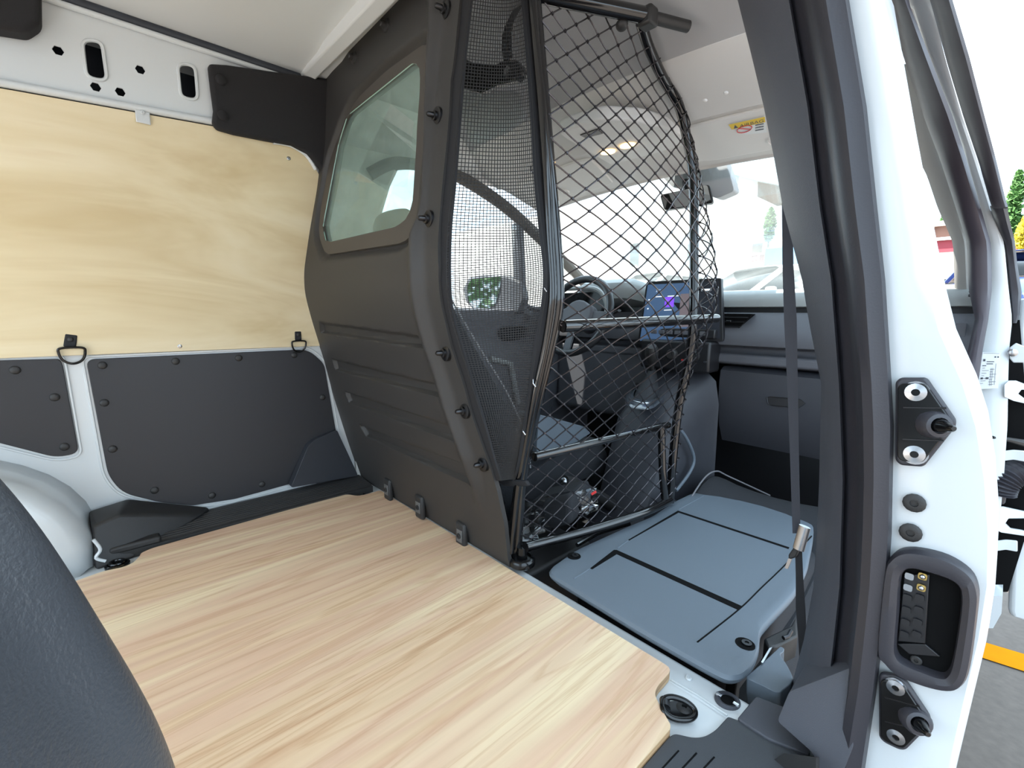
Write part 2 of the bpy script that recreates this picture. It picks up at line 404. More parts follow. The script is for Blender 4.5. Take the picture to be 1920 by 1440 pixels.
# right body side behind the sliding door opening, roof side and door slid back: unseen, added to shade the pillar
m = MB(); m.box((-1.36, -.84, .53), (1.10, .18, 1.66)); m.build('wall_right', 'white', label='white painted right body side behind the sliding door opening', kind='structure', bevel=.01)
m = MB(); m.box((-.93, -.745, 1.33), (1.94, .15, .11)); m.build('trim_2', 'white', label='white painted roof side above the sliding door opening', kind='structure', bevel=.02)
m = MB(); m.box((-1.55, -1.03, .50), (1.15, .08, 1.55)); m.build('door_2', 'white', label='white sliding door slid back along the body side', kind='structure', bevel=.02)

# ================================================================== plywood
out = [P(*q, z=0) for q in ((713, 919), (1261, 1254), (1232, 1287), (1227, 1302), (1242, 1332), (1257, 1358), (1257, 1366), (1192, 1440))]
dx = (out[-1]-out[-2]).normalized()
out += [Vector((-1.5, out[-1].y-.004, 0)), Vector((-1.5, .52, 0)), Vector((-.85, .52, 0)), P(193, 1071, z=0), P(232, 1063, z=0), P(250, 1055, z=0), P(262, 1043, z=0), P(264, 1037, z=0), P(284, 1028, z=0), P(640, 928, z=0), P(652, 927, z=0), P(672, 930, z=0), P(690, 926, z=0)]
rads = [.012, .015, .02, .02, .02, .02, .006, 0]+[.0, 0, .01, .01, .02, .02, .01, .01, .03, .01, .01, .02, .01]
pl = MB(); pl.prism(roundpoly(out, rads, 3), (0, 0, -.018))
fb = pl.build('floor_board', 'floorw', label='pale streaked plywood board covering the cargo floor', cat='floor board')
fb.data.materials.append(MT['plyedge'])
for p in fb.data.polygons:
    if abs(p.normal.z) < .5: p.material_index = 1
wpx = [(0, 165), (397, 236), (470, 252), (515, 262), (548, 270), (575, 288), (592, 316), (600, 330)]
wp = [SW(*q, .009) for q in wpx]
wp += [SW(612, 648, .009), SW(300, 660, .009), SW(0, 672, .009)]
wp += [Vector((-1.5, wp[-1].y, wp[-1].z+.0)), Vector((-1.5, wp[0].y+.003, wp[0].z-.03))]
wpan = MB().prism(wp, (0, .009, 0)).build('wall_board', 'wallply', label='pale birch plywood board lining the upper side wall', cat='wall board', bevel=.001)
for q in ((541, 297), (337, 649)):
    m_ = MB(); screw(m_, SW(*q, .0092), INW, .0058, .002); m_.build('screw', 'metal', wpan)
m_ = MB(); m_.box(SW(268, 220, .014), (.030, .003, .030)); m_.build('clip', 'white', wpan, bevel=.002)
m_ = MB(); screw(m_, SW(267, 211, .0155), INW, .005); m_.build('screw', 'white', wpan)

# ================================================================== black side boards
def c5(*q): return (q[0]*.3611, 560+q[1]*.3611)
def board(name, label, px, rad, riv, extra=()):
    pts = [P(*q, y=.739) for q in px]+[Vector(e) for e in extra]
    o = MB().prism(roundpoly(pts, rad, 5), (0, .006, 0)).build(name, 'panel', label=label, cat='side panel', bevel=.0015, group=None)
    # white swage border of the wall around it
    lp = roundpoly(pts, rad, 5); c = sum(lp, Vector())/len(lp)
    for q in riv:
        m = MB(); dome(m, P(*c5(*q), y=.739), INW, .0105, .006); m.build('rivet', 'blackg' if 0 else 'black', o)
    return lp
lp1 = board('side_board', 'large black board riveted to the lower side wall, next to the partition',
      [(161, 674), (578, 655), (608, 682), (634, 830), (640, 905), (543, 908), (440, 936), (362, 948), (300, 942), (231, 925), (203, 893)],
      [.02, .06, .02, .01, .02, .01, .01, .01, .02, .05, .03],
      [(532, 346), (912, 325), (1240, 308), (1528, 293), (542, 541), (585, 781), (803, 995), (1101, 1022), (1360, 964), (1675, 512)])
lp2 = board('side_board', 'smaller black board riveted to the lower side wall, above the wheel arch',
      [(0, 676), (112, 673), (118, 685), (148, 850), (105, 858), (0, 831)], [0, .02, .02, .02, .03, .0],
      [(78, 371), (284, 512), (335, 769)], [(-1.25, .739, .34), (-1.25, .739, .535)])
for lp in (lp1, lp2):
    c = sum(lp, Vector())/len(lp); path = []
    for p in lp:
        d = (p-c).normalized(); path.append(Vector((p.x+d.x*.010, .744, p.z+d.z*.010)))
    MB().tube(path, .0035, 6, closed=True).build('pressed_edge', 'white', wall)
# D-rings on webbing tabs
def dring(u, v, label, sc=1.0, tilt=0):
    base = SW(u, v, .012); t = T('lashing_ring', label, 'lashing ring', base, group=None)
    m = MB(); m.box(base+Vector((0, 0, .008)), (.024*sc, .007, .034*sc), Matrix.Rotation(tilt, 3, 'Y')); m.build('webbing_tab', 'strap', t, bevel=.003)
    m = MB(); dome(m, base+Vector((0, -.0035, .012)), INW, .006, .003); m.build('tab_screw', 'black', t)
    m = MB(); pts = [(-.020, 0), (.020, 0), (.025, -.012), (.018, -.032), (0, -.041), (-.018, -.032), (-.025, -.012)]
    m.tube(catmull([base+Vector((a*sc, -.007-b*.15, b*sc-.010)) for a, b in pts], 5, True), .0032*sc, 8, closed=True); m.build('ring', 'blackg', t)
dring(133, 645, 'black D-shaped lashing ring on the wooden lining between the two black boards', 1.0, .2)
dring(559, 634, 'black D-shaped lashing ring on the wooden lining right beside the partition', .9)

# ================================================================== felt roof corner trim
ft = [SW(*q, .035) for q in ((391, 118), (425, 120), (500, 131), (618, 147), (618, 330), (600, 312), (578, 287), (548, 271), (500, 262), (440, 250), (408, 241), (399, 229), (402, 205), (396, 160))]
fo = MB().prism(ft, (0, .028, 0)).build('roof_corner_trim', 'felt', label='black felt-covered trim piece bridging roof rail and partition', cat='trim piece', bevel=.012, seg=3)
for q in ((414, 150), (418, 217)):
    m = MB(); dome(m, SW(*q, .035), INW, .014, .008); m.build('push_clip', 'felt', fo)
MB().tube(catmull([SW(*q, .014) for q in ((512, 267), (530, 269), (550, 275), (575, 292), (592, 318))], 4), .006, 8).build('corner_edging', 'white', fo)
bk = [SW(*q, .06) for q in ((-60, -30), (76, -30), (77, 42), (50, 60), (-60, 42))]
MB().prism(bk, (0, .055, 0)).build('roof_bracket', 'felt', label='black block hanging under the roof above the side rail', cat='bracket', bevel=.01, seg=3)

# ================================================================== black strip beside the floor board
st = T('sill_strip', 'black ribbed plastic strip along the foot of the side wall', 'sill strip', (-.4, .68, -.02))
fy = fb and .632
prof = [(.615, -.018), (.615, .004)]
for k in range(9):
    y0 = .625+.0125*k; prof += [(y0, .006+.001*k), (y0+.004, .010+.001*k), (y0+.008, .010+.001*k), (y0+.0115, .006+.001*k)]
prof += [(.738, .020), (.738, -.018)]
m = MB(); m.grid([[Vector((x, y, z)) for y, z in prof] for x in (-.735, -.01)], cv=True, caps=True, smooth=False); m.build('strip', 'black', st)
# tall end block near the wheel arch
q0 = [P(180, 962, y=.70), P(246, 948, y=.70)]
m = MB()
v = [(-.775, .735, -.02), (-.775, .60, -.02), (-.70, .61, -.02), (-.50, .735, -.02), (-.775, .735, .098), (-.770, .64, .085), (-.715, .65, .098), (-.69, .735, .11), (-.50, .735, .03), (-.52, .70, .02)]
m.add([Vector(p) for p in v], [(0, 1, 5, 4), (1, 2, 6, 5), (4, 5, 6, 7), (2, 9, 6), (6, 9, 8, 7), (2, 3, 8, 9), (0, 3, 2, 1), (0, 4, 7, 8, 3)], False)
m.build('end_block', 'black', st, bevel=.008, seg=3)
m = MB(); m.box((-.69, .632, .012), (.11, .035, .02)); m.build('end_lip', 'black', st, bevel=.006)
# tall foot cover in front
fp = [P(*q, y=.70) for q in ((545, 915), (582, 832), (592, 822), (636, 806), (668, 888), (668, 893))]
m = MB(); m.prism(roundpoly([fp[0], P(578, 836, y=.71), P(590, 824, y=.72), P(632, 806, y=.725), P(650, 845, y=.725), P(672, 892, y=.70)], .01, 3), (0, .034, 0))
m.build('foot_cover', mat('cover_plastic', (44, 46, 52), .5, bump=.3, bscale=900), st, bevel=.008, seg=3)

def floor_ring(px, label, r=.030):
    c = P(*px, z=-.012); t = T('floor_lashing_point', label, 'lashing point', (c.x, c.y, -.02))
    m = MB(); m.lathe((c.x, c.y, -.019), (0, 0, 1), [(r, 0), (r, .006), (r*.8, .009), (r*.7, .004), (0, .004)], 24); m.build('cup', 'blackg', t)
    m = MB(); m.tube([Vector((c.x+r*.55*math.cos(a), c.y+r*.55*math.sin(a), -.008)) for a in np.linspace(0, 2*math.pi, 20)[:-1]], .004, 8, closed=True); m.build('ring', 'blackg', t)
floor_ring((220, 1057), 'round black lashing point in the floor next to the wheel arch', .026)
floor_ring((677, 921), 'round black lashing point in the floor at the partition corner', .022)

# ================================================================== PARTITION
def sdpoly(y, z, poly):
    """signed distance arrays (negative inside)"""
    d = np.full(y.shape, 1e9); ins = np.zeros(y.shape, bool); n = len(poly)
    for i in range(n):
        ay, az = poly[i]; by, bz = poly[(i+1) % n]; ey, ez = by-ay, bz-az
        t = np.clip(((y-ay)*ey+(z-az)*ez)/(ey*ey+ez*ez+1e-12), 0, 1)
        d = np.minimum(d, np.hypot(y-ay-t*ey, z-az-t*ez))
        cond = ((az > z) != (bz > z)) & (y < (bz-az and (by-ay)*(z-az)/((bz-az) or 1e-9)+ay))
        ins ^= cond
    return np.where(ins, -d, d)
def yz(p): return (p.y, p.z)
edge_px = [(952, 1046), (945, 980), (932, 920), (917, 870), (882, 770), (846, 652), (827, 571), (822, 500), (824, 408), (834, 300), (845, 150), (862, 0)]
edge = [SG(*q) for q in edge_px]
ez_ = [0-.0]+[p.z for p in edge]+[1.37]; ey_ = [edge[0].y]+[p.y for p in edge]+[edge[-1].y+.008]
o_ = np.argsort(ez_); ez_ = np.array(ez_)[o_]; ey_ = np.array(ey_)[o_]
def yr(z): return np.interp(z, ez_, ey_)
win_px = [(605, 479), (592, 440), (597, 380), (612, 300), (640, 225), (664, 182), (720, 128), (795, 74), (801, 84), (797, 200), (787, 380), (778, 430), (754, 456)]
gls_px = [(606, 455), (599, 425), (628, 270), (645, 215), (770, 113), (780, 122), (782, 135), (776, 240), (768, 380), (758, 408), (738, 424)]
win = [yz(p) for p in roundpoly([SG(*q) for q in win_px], .03, 3)]
gls = [yz(p) for p in roundpoly([SG(*q) for q in gls_px], .015, 3)]
ribs = []
for (l, r_) in (((600, 606, 602, 622), (783, 632, 795, 650)), ((624, 675, 629, 692), (815, 722, 828, 743)), ((648, 736, 654, 753), (842, 800, 857, 828)), ((676, 799, 686, 816), (868, 872, 886, 908))):
    a0, a1 = SG(*l[:2]), SG(*l[2:]); b0, b1 = SG(*r_[:2]), SG(*r_[2:])
    ribs.append([yz(p) for p in (a0, b0, b1, a1)])
NZ, NS = 300, 200
ZT = np.interp(np.linspace(-.13, .68, NS), [q[0] for q in reversed(sec)], [q[1] for q in reversed(sec)])
Z = np.linspace(0, 1, NZ)[:, None]*ZT[None]; S = np.ones((NZ, 1))*np.linspace(0, 1, NS)[None]
YL = np.vectorize(yw)(Z)-.004; YR = np.vectorize(lambda z: float(yr(z)))(Z)
Y = YR+(YL-YR)*S
X = np.vectorize(g)(Z).copy()
def sstep(a, b, x): t = np.clip((x-a)/(b-a), 0, 1); return t*t*(3-2*t)
de = Y-YR
bulge = np.exp(-((de-.085)/.022)**2)*.018*sstep(.10, .3, Z)
X -= bulge
X -= sstep(.11, .06, de)*0
dwin = sdpoly(Y, Z, win)
X += .016*sstep(.022, .002, dwin)
for rb in ribs:
    dr = sdpoly(Y, Z, rb); ztop = (rb[0][1]+rb[1][1])/2; zb = (rb[2][1]+rb[3][1])/2
    zmid = np.clip((Z-zb)/(ztop-zb), 0, 1)
    X += .013*sstep(.006, -.004, dr)
X += .02*sstep(.10, .0, Z)*0
inside = dwin < -.006
vid = np.arange(NZ*NS).reshape(NZ, NS)
V = np.stack([X, Y, Z], -1).reshape(-1, 3)
TH = .012
Vb = V+np.array([TH, 0, 0])
F = []
keep = ~(inside[:-1, :-1] & inside[1:, 1:] & inside[:-1, 1:] & inside[1:, :-1])
off = NZ*NS
for i in range(NZ-1):
    for j in range(NS-1):
        if keep[i, j]:
            q = (int(vid[i, j]), int(vid[i, j+1]), int(vid[i+1, j+1]), int(vid[i+1, j])); F.append(q)
            if i % 1 == 0: F.append(tuple(k+off for k in reversed(q)))
for i in range(NZ-1): F.append((int(vid[i, 0]), int(vid[i+1, 0]), int(vid[i+1, 0])+off, int(vid[i, 0])+off))
for j in range(NS-1): F.append((int(vid[-1, j]), int(vid[-1, j+1]), int(vid[-1, j+1])+off, int(vid[-1, j])+off))
pt = T('partition', 'black moulded partition wall with a tinted window behind the driver', 'partition', (0, .3, 0))
mb = MB(); mb.add(np.concatenate([V, Vb]).tolist(), F); mb.build('panel', 'part', pt)
def ringpart(outer, inner, x0, x1):
    """ring between two (y,z) loops following the partition profile"""
    n = 72
    def resamp(lp):
        pts = [np.array(p) for p in lp]; pts.append(pts[0]); L = np.cumsum([0]+[np.linalg.norm(pts[i+1]-pts[i]) for i in range(len(pts)-1)])
        c = np.mean(pts[:-1], 0); ang = [math.atan2(p[1]-c[1], p[0]-c[0]) for p in pts[:-1]]
        res = []
        for k in range(n):
            a_ = 2*math.pi*k/n; d = np.array([math.cos(a_), math.sin(a_)]); best = None
            for i in range(len(pts)-1):
                p, e = pts[i]-c0, pts[i+1]-pts[i]; den = d[0]*e[1]-d[1]*e[0]
                if abs(den) < 1e-12: continue
                t = (p[0]*e[1]-p[1]*e[0])/den; s_ = (p[0]*d[1]-p[1]*d[0])/den
                if t > 0 and -1e-6 <= s_ <= 1+1e-6: best = max(best or 0, t)
            res.append(c0+d*best)
        return res
    c0 = np.mean(inner, 0); A, B = resamp(outer), resamp(inner)
    rows = []
    for a_, b_ in zip(A, B):
        rows.append([Vector((g(a_[1])+x0+.006, *a_)), Vector((g(a_[1])+x0, *(a_*.94+b_*.06))), Vector((g(b_[1])+x0, *b_)), Vector((g(b_[1])+x1, *b_)), Vector((g(a_[1])+x1, *a_))])
    return MB().grid(rows, cu=True, cv=True, smooth=False)
wf = ringpart([(y, z) for y, z in win], gls, .008, .03).build('window_frame', mat('frame_brown', (70, 65, 60), .5, bump=.1, bscale=900), pt)
gm = MB(); pts = [Vector((g(z)+.016, y, z)) for y, z in win]; gm.prism(pts, (.004, 0, 0)); gm.build('window_glass', 'glassp', wf)
gm = MB(); gm.tube([Vector((g(z)+.0105, y, z)) for y, z in gls], .0016, 6, closed=True); gm.build('glass_edge', mat('glass_edge', (150, 180, 168), .2), wf)
for q in ((724, 48), (664, 108)):
    c = SG(*q); m = MB(); m.lathe((c.x, c.y, c.z), (-1, 0, 0), [(.017, 0), (.016, .004), (.009, .006), (.008, .016), (.006, .018), (0, .018)], 16); m.build('screw', 'black', pt)
for q in ((840, 15), (824, 216), (808, 410), (840, 662), (876, 771), (910, 871)):
    c = SG(*q); c = c+Vector((-.001, .008, 0)); m = MB()
    m.lathe(c, (-1, .1, 0), [(.019, -.006), (.019, .002), (.010, .004), (.010, .009), (.006, .010), (.0055, .022), (.003, .025), (0, .025)], 16); m.build('stud', 'metald', pt)
for q in ((731, 916), (791, 948), (869, 1000)):
    c = SG(q[0], q[1]-6); br = MB(); br.box((c.x-.006, c.y, c.z-.012), (.016, .042, .075)); bo = br.build('bolt_bracket', 'black', pt, bevel=.006)
    m = MB(); m.box((c.x-.0145, c.y, c.z-.012), (.003, .024, .036)); m.build('clip_plate', mat('dull_steel', (120, 120, 120), .5, .6), bo, bevel=.001)
    m = MB(); m.lathe((c.x-.016, c.y, c.z-.012), (-1, 0, 0), [(.008, 0), (.008, .003), (.004, .003), (.004, .001), (0, .001)], 12); m.build('bolt', 'black', bo)

# ================================================================== NET between partition and grille post
POLE_PX = [(967, 1052), (970, 1000), (974, 950), (978, 900), (990, 830), (1010, 740), (1030, 655), (1043, 590), (1046, 540), (1041, 450), (1036, 390), (1028, 300), (1019, 190), (1010, 90), (1002, 0), (998, -40)]
POLE = [P(u, v, x=.03) for u, v in POLE_PX]
nl_px = [(880, -30), (866, 90), (856, 200), (845, 330), (835, 430), (833, 520), (838, 580), (858, 650), (880, 720), (905, 800), (925, 870), (936, 902)]
nr_px = [(978, -30), (990, 90), (999, 200), (1006, 330), (1016, 430), (1024, 500), (1022, 560), (1008, 640), (996, 720), (984, 800), (972, 870), (962, 904)]
def off_edge(u, v): p = SG(u, v); return p+Vector((.006, 0, 0))
NL = catmull([off_edge(*q) for q in nl_px], 10); NR = catmull([P(*q, x=-.012) for q in nr_px], 10)
net = T('partition_net', 'fine black mesh net closing the gap between partition and folding grille', 'net', NL[-1])
def npt(s_, t):
    i = t*(len(NL)-1); k = min(int(i), len(NL)-2); f_ = i-k
    a_ = NL[k].lerp(NL[k+1], f_); b_ = NR[k].lerp(NR[k+1], f_); p = a_.lerp(b_, s_)
    return p+Vector((.022*math.sin(math.pi*s_), 0, 0))
m = MB(); ns, ntt = 30, 190; hw = .00085
for i in range(ns+1):
    s_ = i/ns; path = [npt(s_, t/80) for t in range(81)]
    dv = (npt(1, .5)-npt(0, .5)).normalized()*hw
    m.grid([[p-dv, p+dv] for p in path])
for i in range(ntt+1):
    t = i/ntt; path = [npt(k/14, t) for k in range(15)]
    m.grid([[p-Vector((0, 0, hw)), p+Vector((0, 0, hw))] for p in path])
m.build('mesh', 'net', net, kind='stuff')
m = MB(); pe = catmull([off_edge(u-16, v) for u, v in nl_px], 10)
rows = [[a_+Vector((.0, 0, 0)), b_+Vector((-.002, 0, 0)), b_+Vector((.004, 0, 0)), a_+Vector((.005, 0, 0))] for a_, b_ in zip(pe, [p.lerp(q, .03) for p, q in zip(NL, NR)])]
m.grid(rows, cv=True, caps=True); m.build('edge_binding', 'strap', net)
m = MB(); pole_s = catmull([P(u, v, x=.012) for u, v in [(998, -30), (1008, 90), (1016, 200), (1026, 330), (1036, 430), (1042, 500), (1040, 560), (1030, 640), (1012, 720), (994, 800), (980, 870), (970, 908)]], 10)
rows = [[a_+Vector((-.002, 0, 0)), b_+Vector((-.004, 0, 0)), b_+Vector((.004, 0, 0)), a_+Vector((.005, 0, 0))] for a_, b_ in zip([p.lerp(q, .97) for p, q in zip(NL, NR)], pole_s)]
m.grid(rows, cv=True, caps=True); m.build('edge_binding', 'strap', net)
m = MB(); m.prism([P(936, 898, x=-.02), P(985, 902, x=-.005), P(990, 912, x=0), P(968, 912, x=0), P(945, 912, x=-.02), P(928, 900, x=-.03)], (.01, 0, 0)); m.build('lower_binding', 'strap', net, bevel=.003)
for q in ((1000, 320), (1025, 540), (1004, 718), (985, 808)):
    m = MB(); p = P(*q, x=-.006); m.tube([p+Vector((-.004, .004, .008)), p+Vector((-.008, 0, 0)), p+Vector((-.004, -.004, -.008))], .0015, 6); m.build('hook', 'metal', net)

# ================================================================== FOLDING GRILLE
gr = T('folding_grille', 'black tubular grille with diamond wire mesh folded forward beside the driver', 'grille', P(967, 1060, z=0))
NP = catmull(POLE, 6)
m = MB(); m.tube(NP, .0145, 14); m.build('hinge_post', 'tube', gr)
strip_px = [(960, 1035), (965, 985), (972, 925), (984, 850), (1003, 755), (1024, 660), (1036, 590), (1039, 540), (1034, 450), (1028, 330), (1018, 190), (1006, 60), (998, -40)]
m = MB(); m.tube(catmull([P(u-3, v, x=.005) for u, v in strip_px], 6), .010, 10); m.build('net_rod', 'tube', gr)
fc = P(968, 1064, z=0)
m = MB(); m.lathe((fc.x+.02, fc.y, 0), (0, 0, 1), [(.030, 0), (.034, .004), (.034, .016), (.030, .022), (.024, .024), (.022, .018), (.014, .018), (.014, .05), (0, .05)], 28); m.build('foot_cup', 'blackg', gr)
FAR = [(.62, -.222, .030), (.62, -.224, .2), (.62, -.232, .36), (.62, -.254, .5), (.62, -.26, .625), (.62, -.245, .86), (.62, -.23, 1.04), (.595, -.215, 1.145), P(1272, 195, y=-.208), P(1245, 150, y=-.205), P(1217, 90, y=-.215), P(1202, 42, y=-.228)]
FP = catmull(FAR, 8)
m = MB(); m.tube(FP, .0135, 12); m.build('outer_post', 'tube', gr)
# wire surface : near post -> bulge -> far post
def pol(path):
    z = [p.z for p in path]; o = np.argsort(z); return [np.array([path[i][k] for i in o]) for k in range(3)]
npx, npy, npz = pol(NP); fpx, fpy, fpz = pol(FP)
def wire_pt(s_, z):
    n_ = np.array([np.interp(z, npz, npx), np.interp(z, npz, npy)]); zf = min(max(z, .03), 1.32)
    fx_ = np.interp(zf, fpz, fpx)+.012; f_ = np.array([fx_, np.interp(zf, fpz, fpy)]); s_ = min(1, s_*(.632-n_[0])/(fx_-n_[0]))
    b = .105*math.exp(-((z-.70)/(.34 if z > .70 else .22))**2)
    sh = math.sin(math.pi*min(1, s_**.8))**.8 if 0 < s_ < 1 else 0
    sh = (1-(1-s_)**4)*(1-s_**14)
    p = n_+(f_-n_)*s_
    return Vector((p[0], p[1]-.012-b*sh-.0*s_, z))
cell = .050; NV = 27; z0, z1 = .035, 1.345; NH = 9
m = MB(); dz = (z1-z0)/NV
def slim(z): nx_ = np.interp(z, npz, npx); return (np.interp(min(max(z, .03), 1.32), fpz, fpx)+.012-nx_)/(.632-nx_)
for dirn in (1, -1):
    for k in range(-NH, NV+NH+1):
        path = []
        for i in range(0, NH*6+1):
            s_ = i/(NH*6); zz = z0+(k+dirn*s_*NH)*dz
            if zz < z0-1e-6 or zz > z1+1e-6: 
                continue
            zig = .0012*math.sin(s_*NH*2*math.pi)*dirn
            if s_ > slim(zz)+.012: continue
            path.append(wire_pt(s_, zz)+Vector((0, zig, 0)))
        if len(path) > 2: m.tube(path, .00175, 5)
m.build('wire_mesh', 'wire', gr, kind='stuff')
# knots where the wires twist
m = MB()
for k in range(0, NV*2+1):
    for i in range(0, NH*2+1):
        if (k+i) % 2 == 0:
            z = z0+k*dz/2; s_ = i/(NH*2)
            if s_ > slim(z)+.005: continue
            p = wire_pt(s_, z); m.box(p, (.0065, .0045, .0042), Matrix.Rotation(.5, 3, 'Y'))
m.build('wire_knots', 'wire', gr, kind='stuff')
nearz = lambda z, off=0: wire_pt(0, z)
def bar(px0, px1, name, r, mid=.5, x1=.64):
    a_ = P(*px0, x=.035); b_ = P(*px1, x=x1)
    m = MB(); m.tube([a_, a_.lerp(b_, .33), a_.lerp(b_, .66), b_], r, 12); dome(m, b_, (b_-a_), r, r*.8); m.build(name, 'tube', gr)
bar((1055, 612), (1342, 597), 'cross_bar', .0135)
bar((1002, 857), (1252, 797), 'cross_bar', .011, x1=.60)
lo = [P(985, 1026, x=.035), P(1016, 1018, x=.09), P(1120, 990, x=.28), P(1210, 960, x=.46), P(1256, 938, x=.6)]
m = MB(); m.tube(catmull(lo, 5), .0125, 12); m.build('bottom_bar', 'tube', gr)
# diagonal brace tube and end bushing under the middle bar
m = MB(); m.tube([P(1240, 800, x=.56), P(1242, 880, x=.56), P(1246, 935, x=.57)], .012, 10); m.build('lower_post', 'tube', gr)
tb = [P(1000, -14, z=1.302), P(1215, 30, z=1.302), P(1290, 50, z=1.302)]
m = MB(); m.tube([tb[0], tb[1]], .017, 14); m.build('top_bar', 'tube', gr)
m = MB(); m.tube([tb[1]-(tb[1]-tb[0])*.05, tb[2]], .0125, 14); m.build('latch_rod', 'black', gr)
kp = P(1166, 46, z=1.285)
m = MB(); dome(m, kp, (-.3, -.2, -.9), .014, .012); m.lathe(kp, (-.3, -.2, .9), [(.008, 0), (.008, .012), (0, .012)], 12); m.build('latch_knob', 'black', gr)
m = MB(); m.box(tb[1]+Vector((.0, 0, -.004)), (.035, .035, .04)); m.build('clamp', 'black', gr, bevel=.006)

# ================================================================== PASSENGER SEAT, folded flat
def c4(a_, b_): return (960+a_*.30208, 860+b_*.30208)
ZS = .02
seat = T('passenger_seat', 'passenger seat folded flat with a grey plastic back panel', 'seat', (.4, -.42, -.3))
so = [c4(*q) for q in ((205, 690), (390, 560), (700, 420), (870, 350), (1000, 262), (1120, 205), (1240, 195), (1400, 225), (1700, 310), (1880, 372), (1870, 500), (1835, 680), (1760, 830), (1600, 1000), (1540, 1070), (1538, 1180), (1500, 1275), (1420, 1338), (1340, 1345), (1200, 1275), (800, 1050))]
top = [P(*q, z=ZS) for q in so]
top = roundpoly(top, .03, 3)
c = sum(top, Vector())/len(top)
m = MB(); rows = []
for f_, z in ((0, ZS), (.90, ZS), (.97, ZS-.001), (.99, ZS-.004), (1, ZS-.011), (.99, ZS-.019), (.965, ZS-.030), (.9, ZS-.044), (.6, ZS-.046)):
    rows.append([Vector((c.x+(p.x-c.x)*f_, c.y+(p.y-c.y)*f_, z)) for p in top])
rows[0] = [Vector((c.x+(p.x-c.x)*.02, c.y+(p.y-c.y)*.02, ZS)) for p in top]
m.grid(rows, cv=True, caps=True); bp_ = m.build('back_panel', 'seatp', seat)
m = MB()
up = Vector((0, 0, .0012))
m.prism([P(*c4(*q), z=ZS+.0006) for q in ((485, 680), (632, 566), (650, 566), (1428, 915), (1403, 938), (650, 592), (498, 686))], (0, 0, -.012)); m.build('wide_slot_shade', 'slot', bp_)  # flush dark inlay, paints the shade of a recessed slot
m = MB(); m.prism([P(*c4(*q), z=ZS+.0006) for q in ((718, 505), (1030, 322), (1722, 550), (1716, 560), (1034, 334), (726, 508))], (0, 0, -.012)); m.build('narrow_slot_shade', 'slot', bp_)  # recess shade put in as a flush near-black inlay
for qq in (((385, 745), (478, 686)), ((655, 556), (722, 508)), ((1034, 316), (1190, 230))):
    m = MB(); m.tube([P(*c4(*q), z=ZS) for q in qq], .0018, 6); m.build('crease', 'seatp', bp_)
m = MB(); m.tube(catmull([P(*c4(*q), z=ZS) for q in ((1150, 1140), (1410, 935), (1550, 800), (1700, 655), (1860, 480))], 5), .0016, 6); m.build('crease', 'slot', bp_)
for q in ((385, 605), (1447, 1150)):
    p = P(*c4(*q), z=ZS); s_ = MB(); s_.lathe(p, (0, 0, 1), [(.0175, -.002), (.0175, .0008), (.0155, .0012), (.015, .0006), (0, .0006)], 20); sc = s_.build('screw_well_shade', 'slot', bp_)  # dark disc on the surface paints the shade inside the screw recess
    s_ = MB(); s_.lathe(p+Vector((.002, -.002, .0006)), (0, 0, 1), [(.009, 0), (.009, .003), (.004, .003), (.004, .001), (0, .001)], 14); s_.build('screw', 'metald', bp_)
m = MB(); m.box((.47, -.43, -.075), (.70, .40, .11)); m.build('backrest_padding', 'fabric', seat, bevel=.03, seg=3)
# seat cushion ahead of the folded back, with piping
cu = MB(); rows = []
for x, zt in ((.30, -.13), (.55, -.10), (.72, -.02), (.83, .045), (.92, .055), (1.0, .02), (1.03, -.06), (1.0, -.16)):
    rows.append([Vector((x, y, zt+dz_)) for y, dz_ in ((-.66, -.15), (-.67, -.04), (-.64, 0.01), (-.58, -.015), (-.43, -.025), (-.29, -.015), (-.23, .012), (-.20, -.03), (-.20, -.15))])
cu.grid(rows, caps=False); cu.build('cushion', 'fabric', seat, sub=1, sol=.004)
m = MB(); m.tube(catmull([Vector(p) for p in ((.70, -.235, -.012), (.83, -.235, .060), (.92, -.24, .070), (.99, -.26, .038), (1.01, -.40, .0))], 6), .0028, 6); m.build('piping', mat('piping', (118, 116, 120), .7), seat)
# support tubes and hinge hardware
m = MB(); m.tube([P(1082, 1022, z=-.0), P(1120, 1000, z=-.0), P(1180, 982, z=-.01)], .006, 8); m.build('release_cable', 'tube', seat)
rc = [P(1160+q[0]*.25, 1140+q[1]*.25, z=.0) for q in ((945, 520), (1090, 400), (1212, 285), (1242, 300), (1240, 328), (1206, 345), (1260, 420), (1308, 515), (1300, 560), (1215, 632), (1180, 632), (1090, 585))]
m = MB(); m.prism(roundpoly(rc, .008, 3), (.012, .0, -.06)); m.build('hinge_cover', 'seatp', seat, bevel=.006, seg=3)
m = MB(); m.prism([P(1160+q[0]*.25, 1140+q[1]*.25, z=.005) for q in ((1068, 405), (1130, 300), (1152, 292), (1082, 412))], (0, 0, -.004)); m.build('hinge_lever', 'metal', seat)
m = MB(); m.prism([P(1160+q[0]*.25, 1140+q[1]*.25, z=-.01) for q in ((1090, 225), (1290, 130), (1330, 60), (1345, 210), (1190, 285), (1120, 290))], (0, 0, -.05)); m.build('hinge_arm', 'black', seat, bevel=.004)
m = MB(); m.tube([P(1160+q[0]*.25, 1140+q[1]*.25, z=0) for q in ((1235, 225), (1270, 215), (1292, 172))], .004, 8); m.build('bracket', 'metald', seat)
m = MB(); m.box(P(1374, 1283, z=-.05), (.02, .02, .09)); m.build('leg', 'metald', seat, bevel=.003)

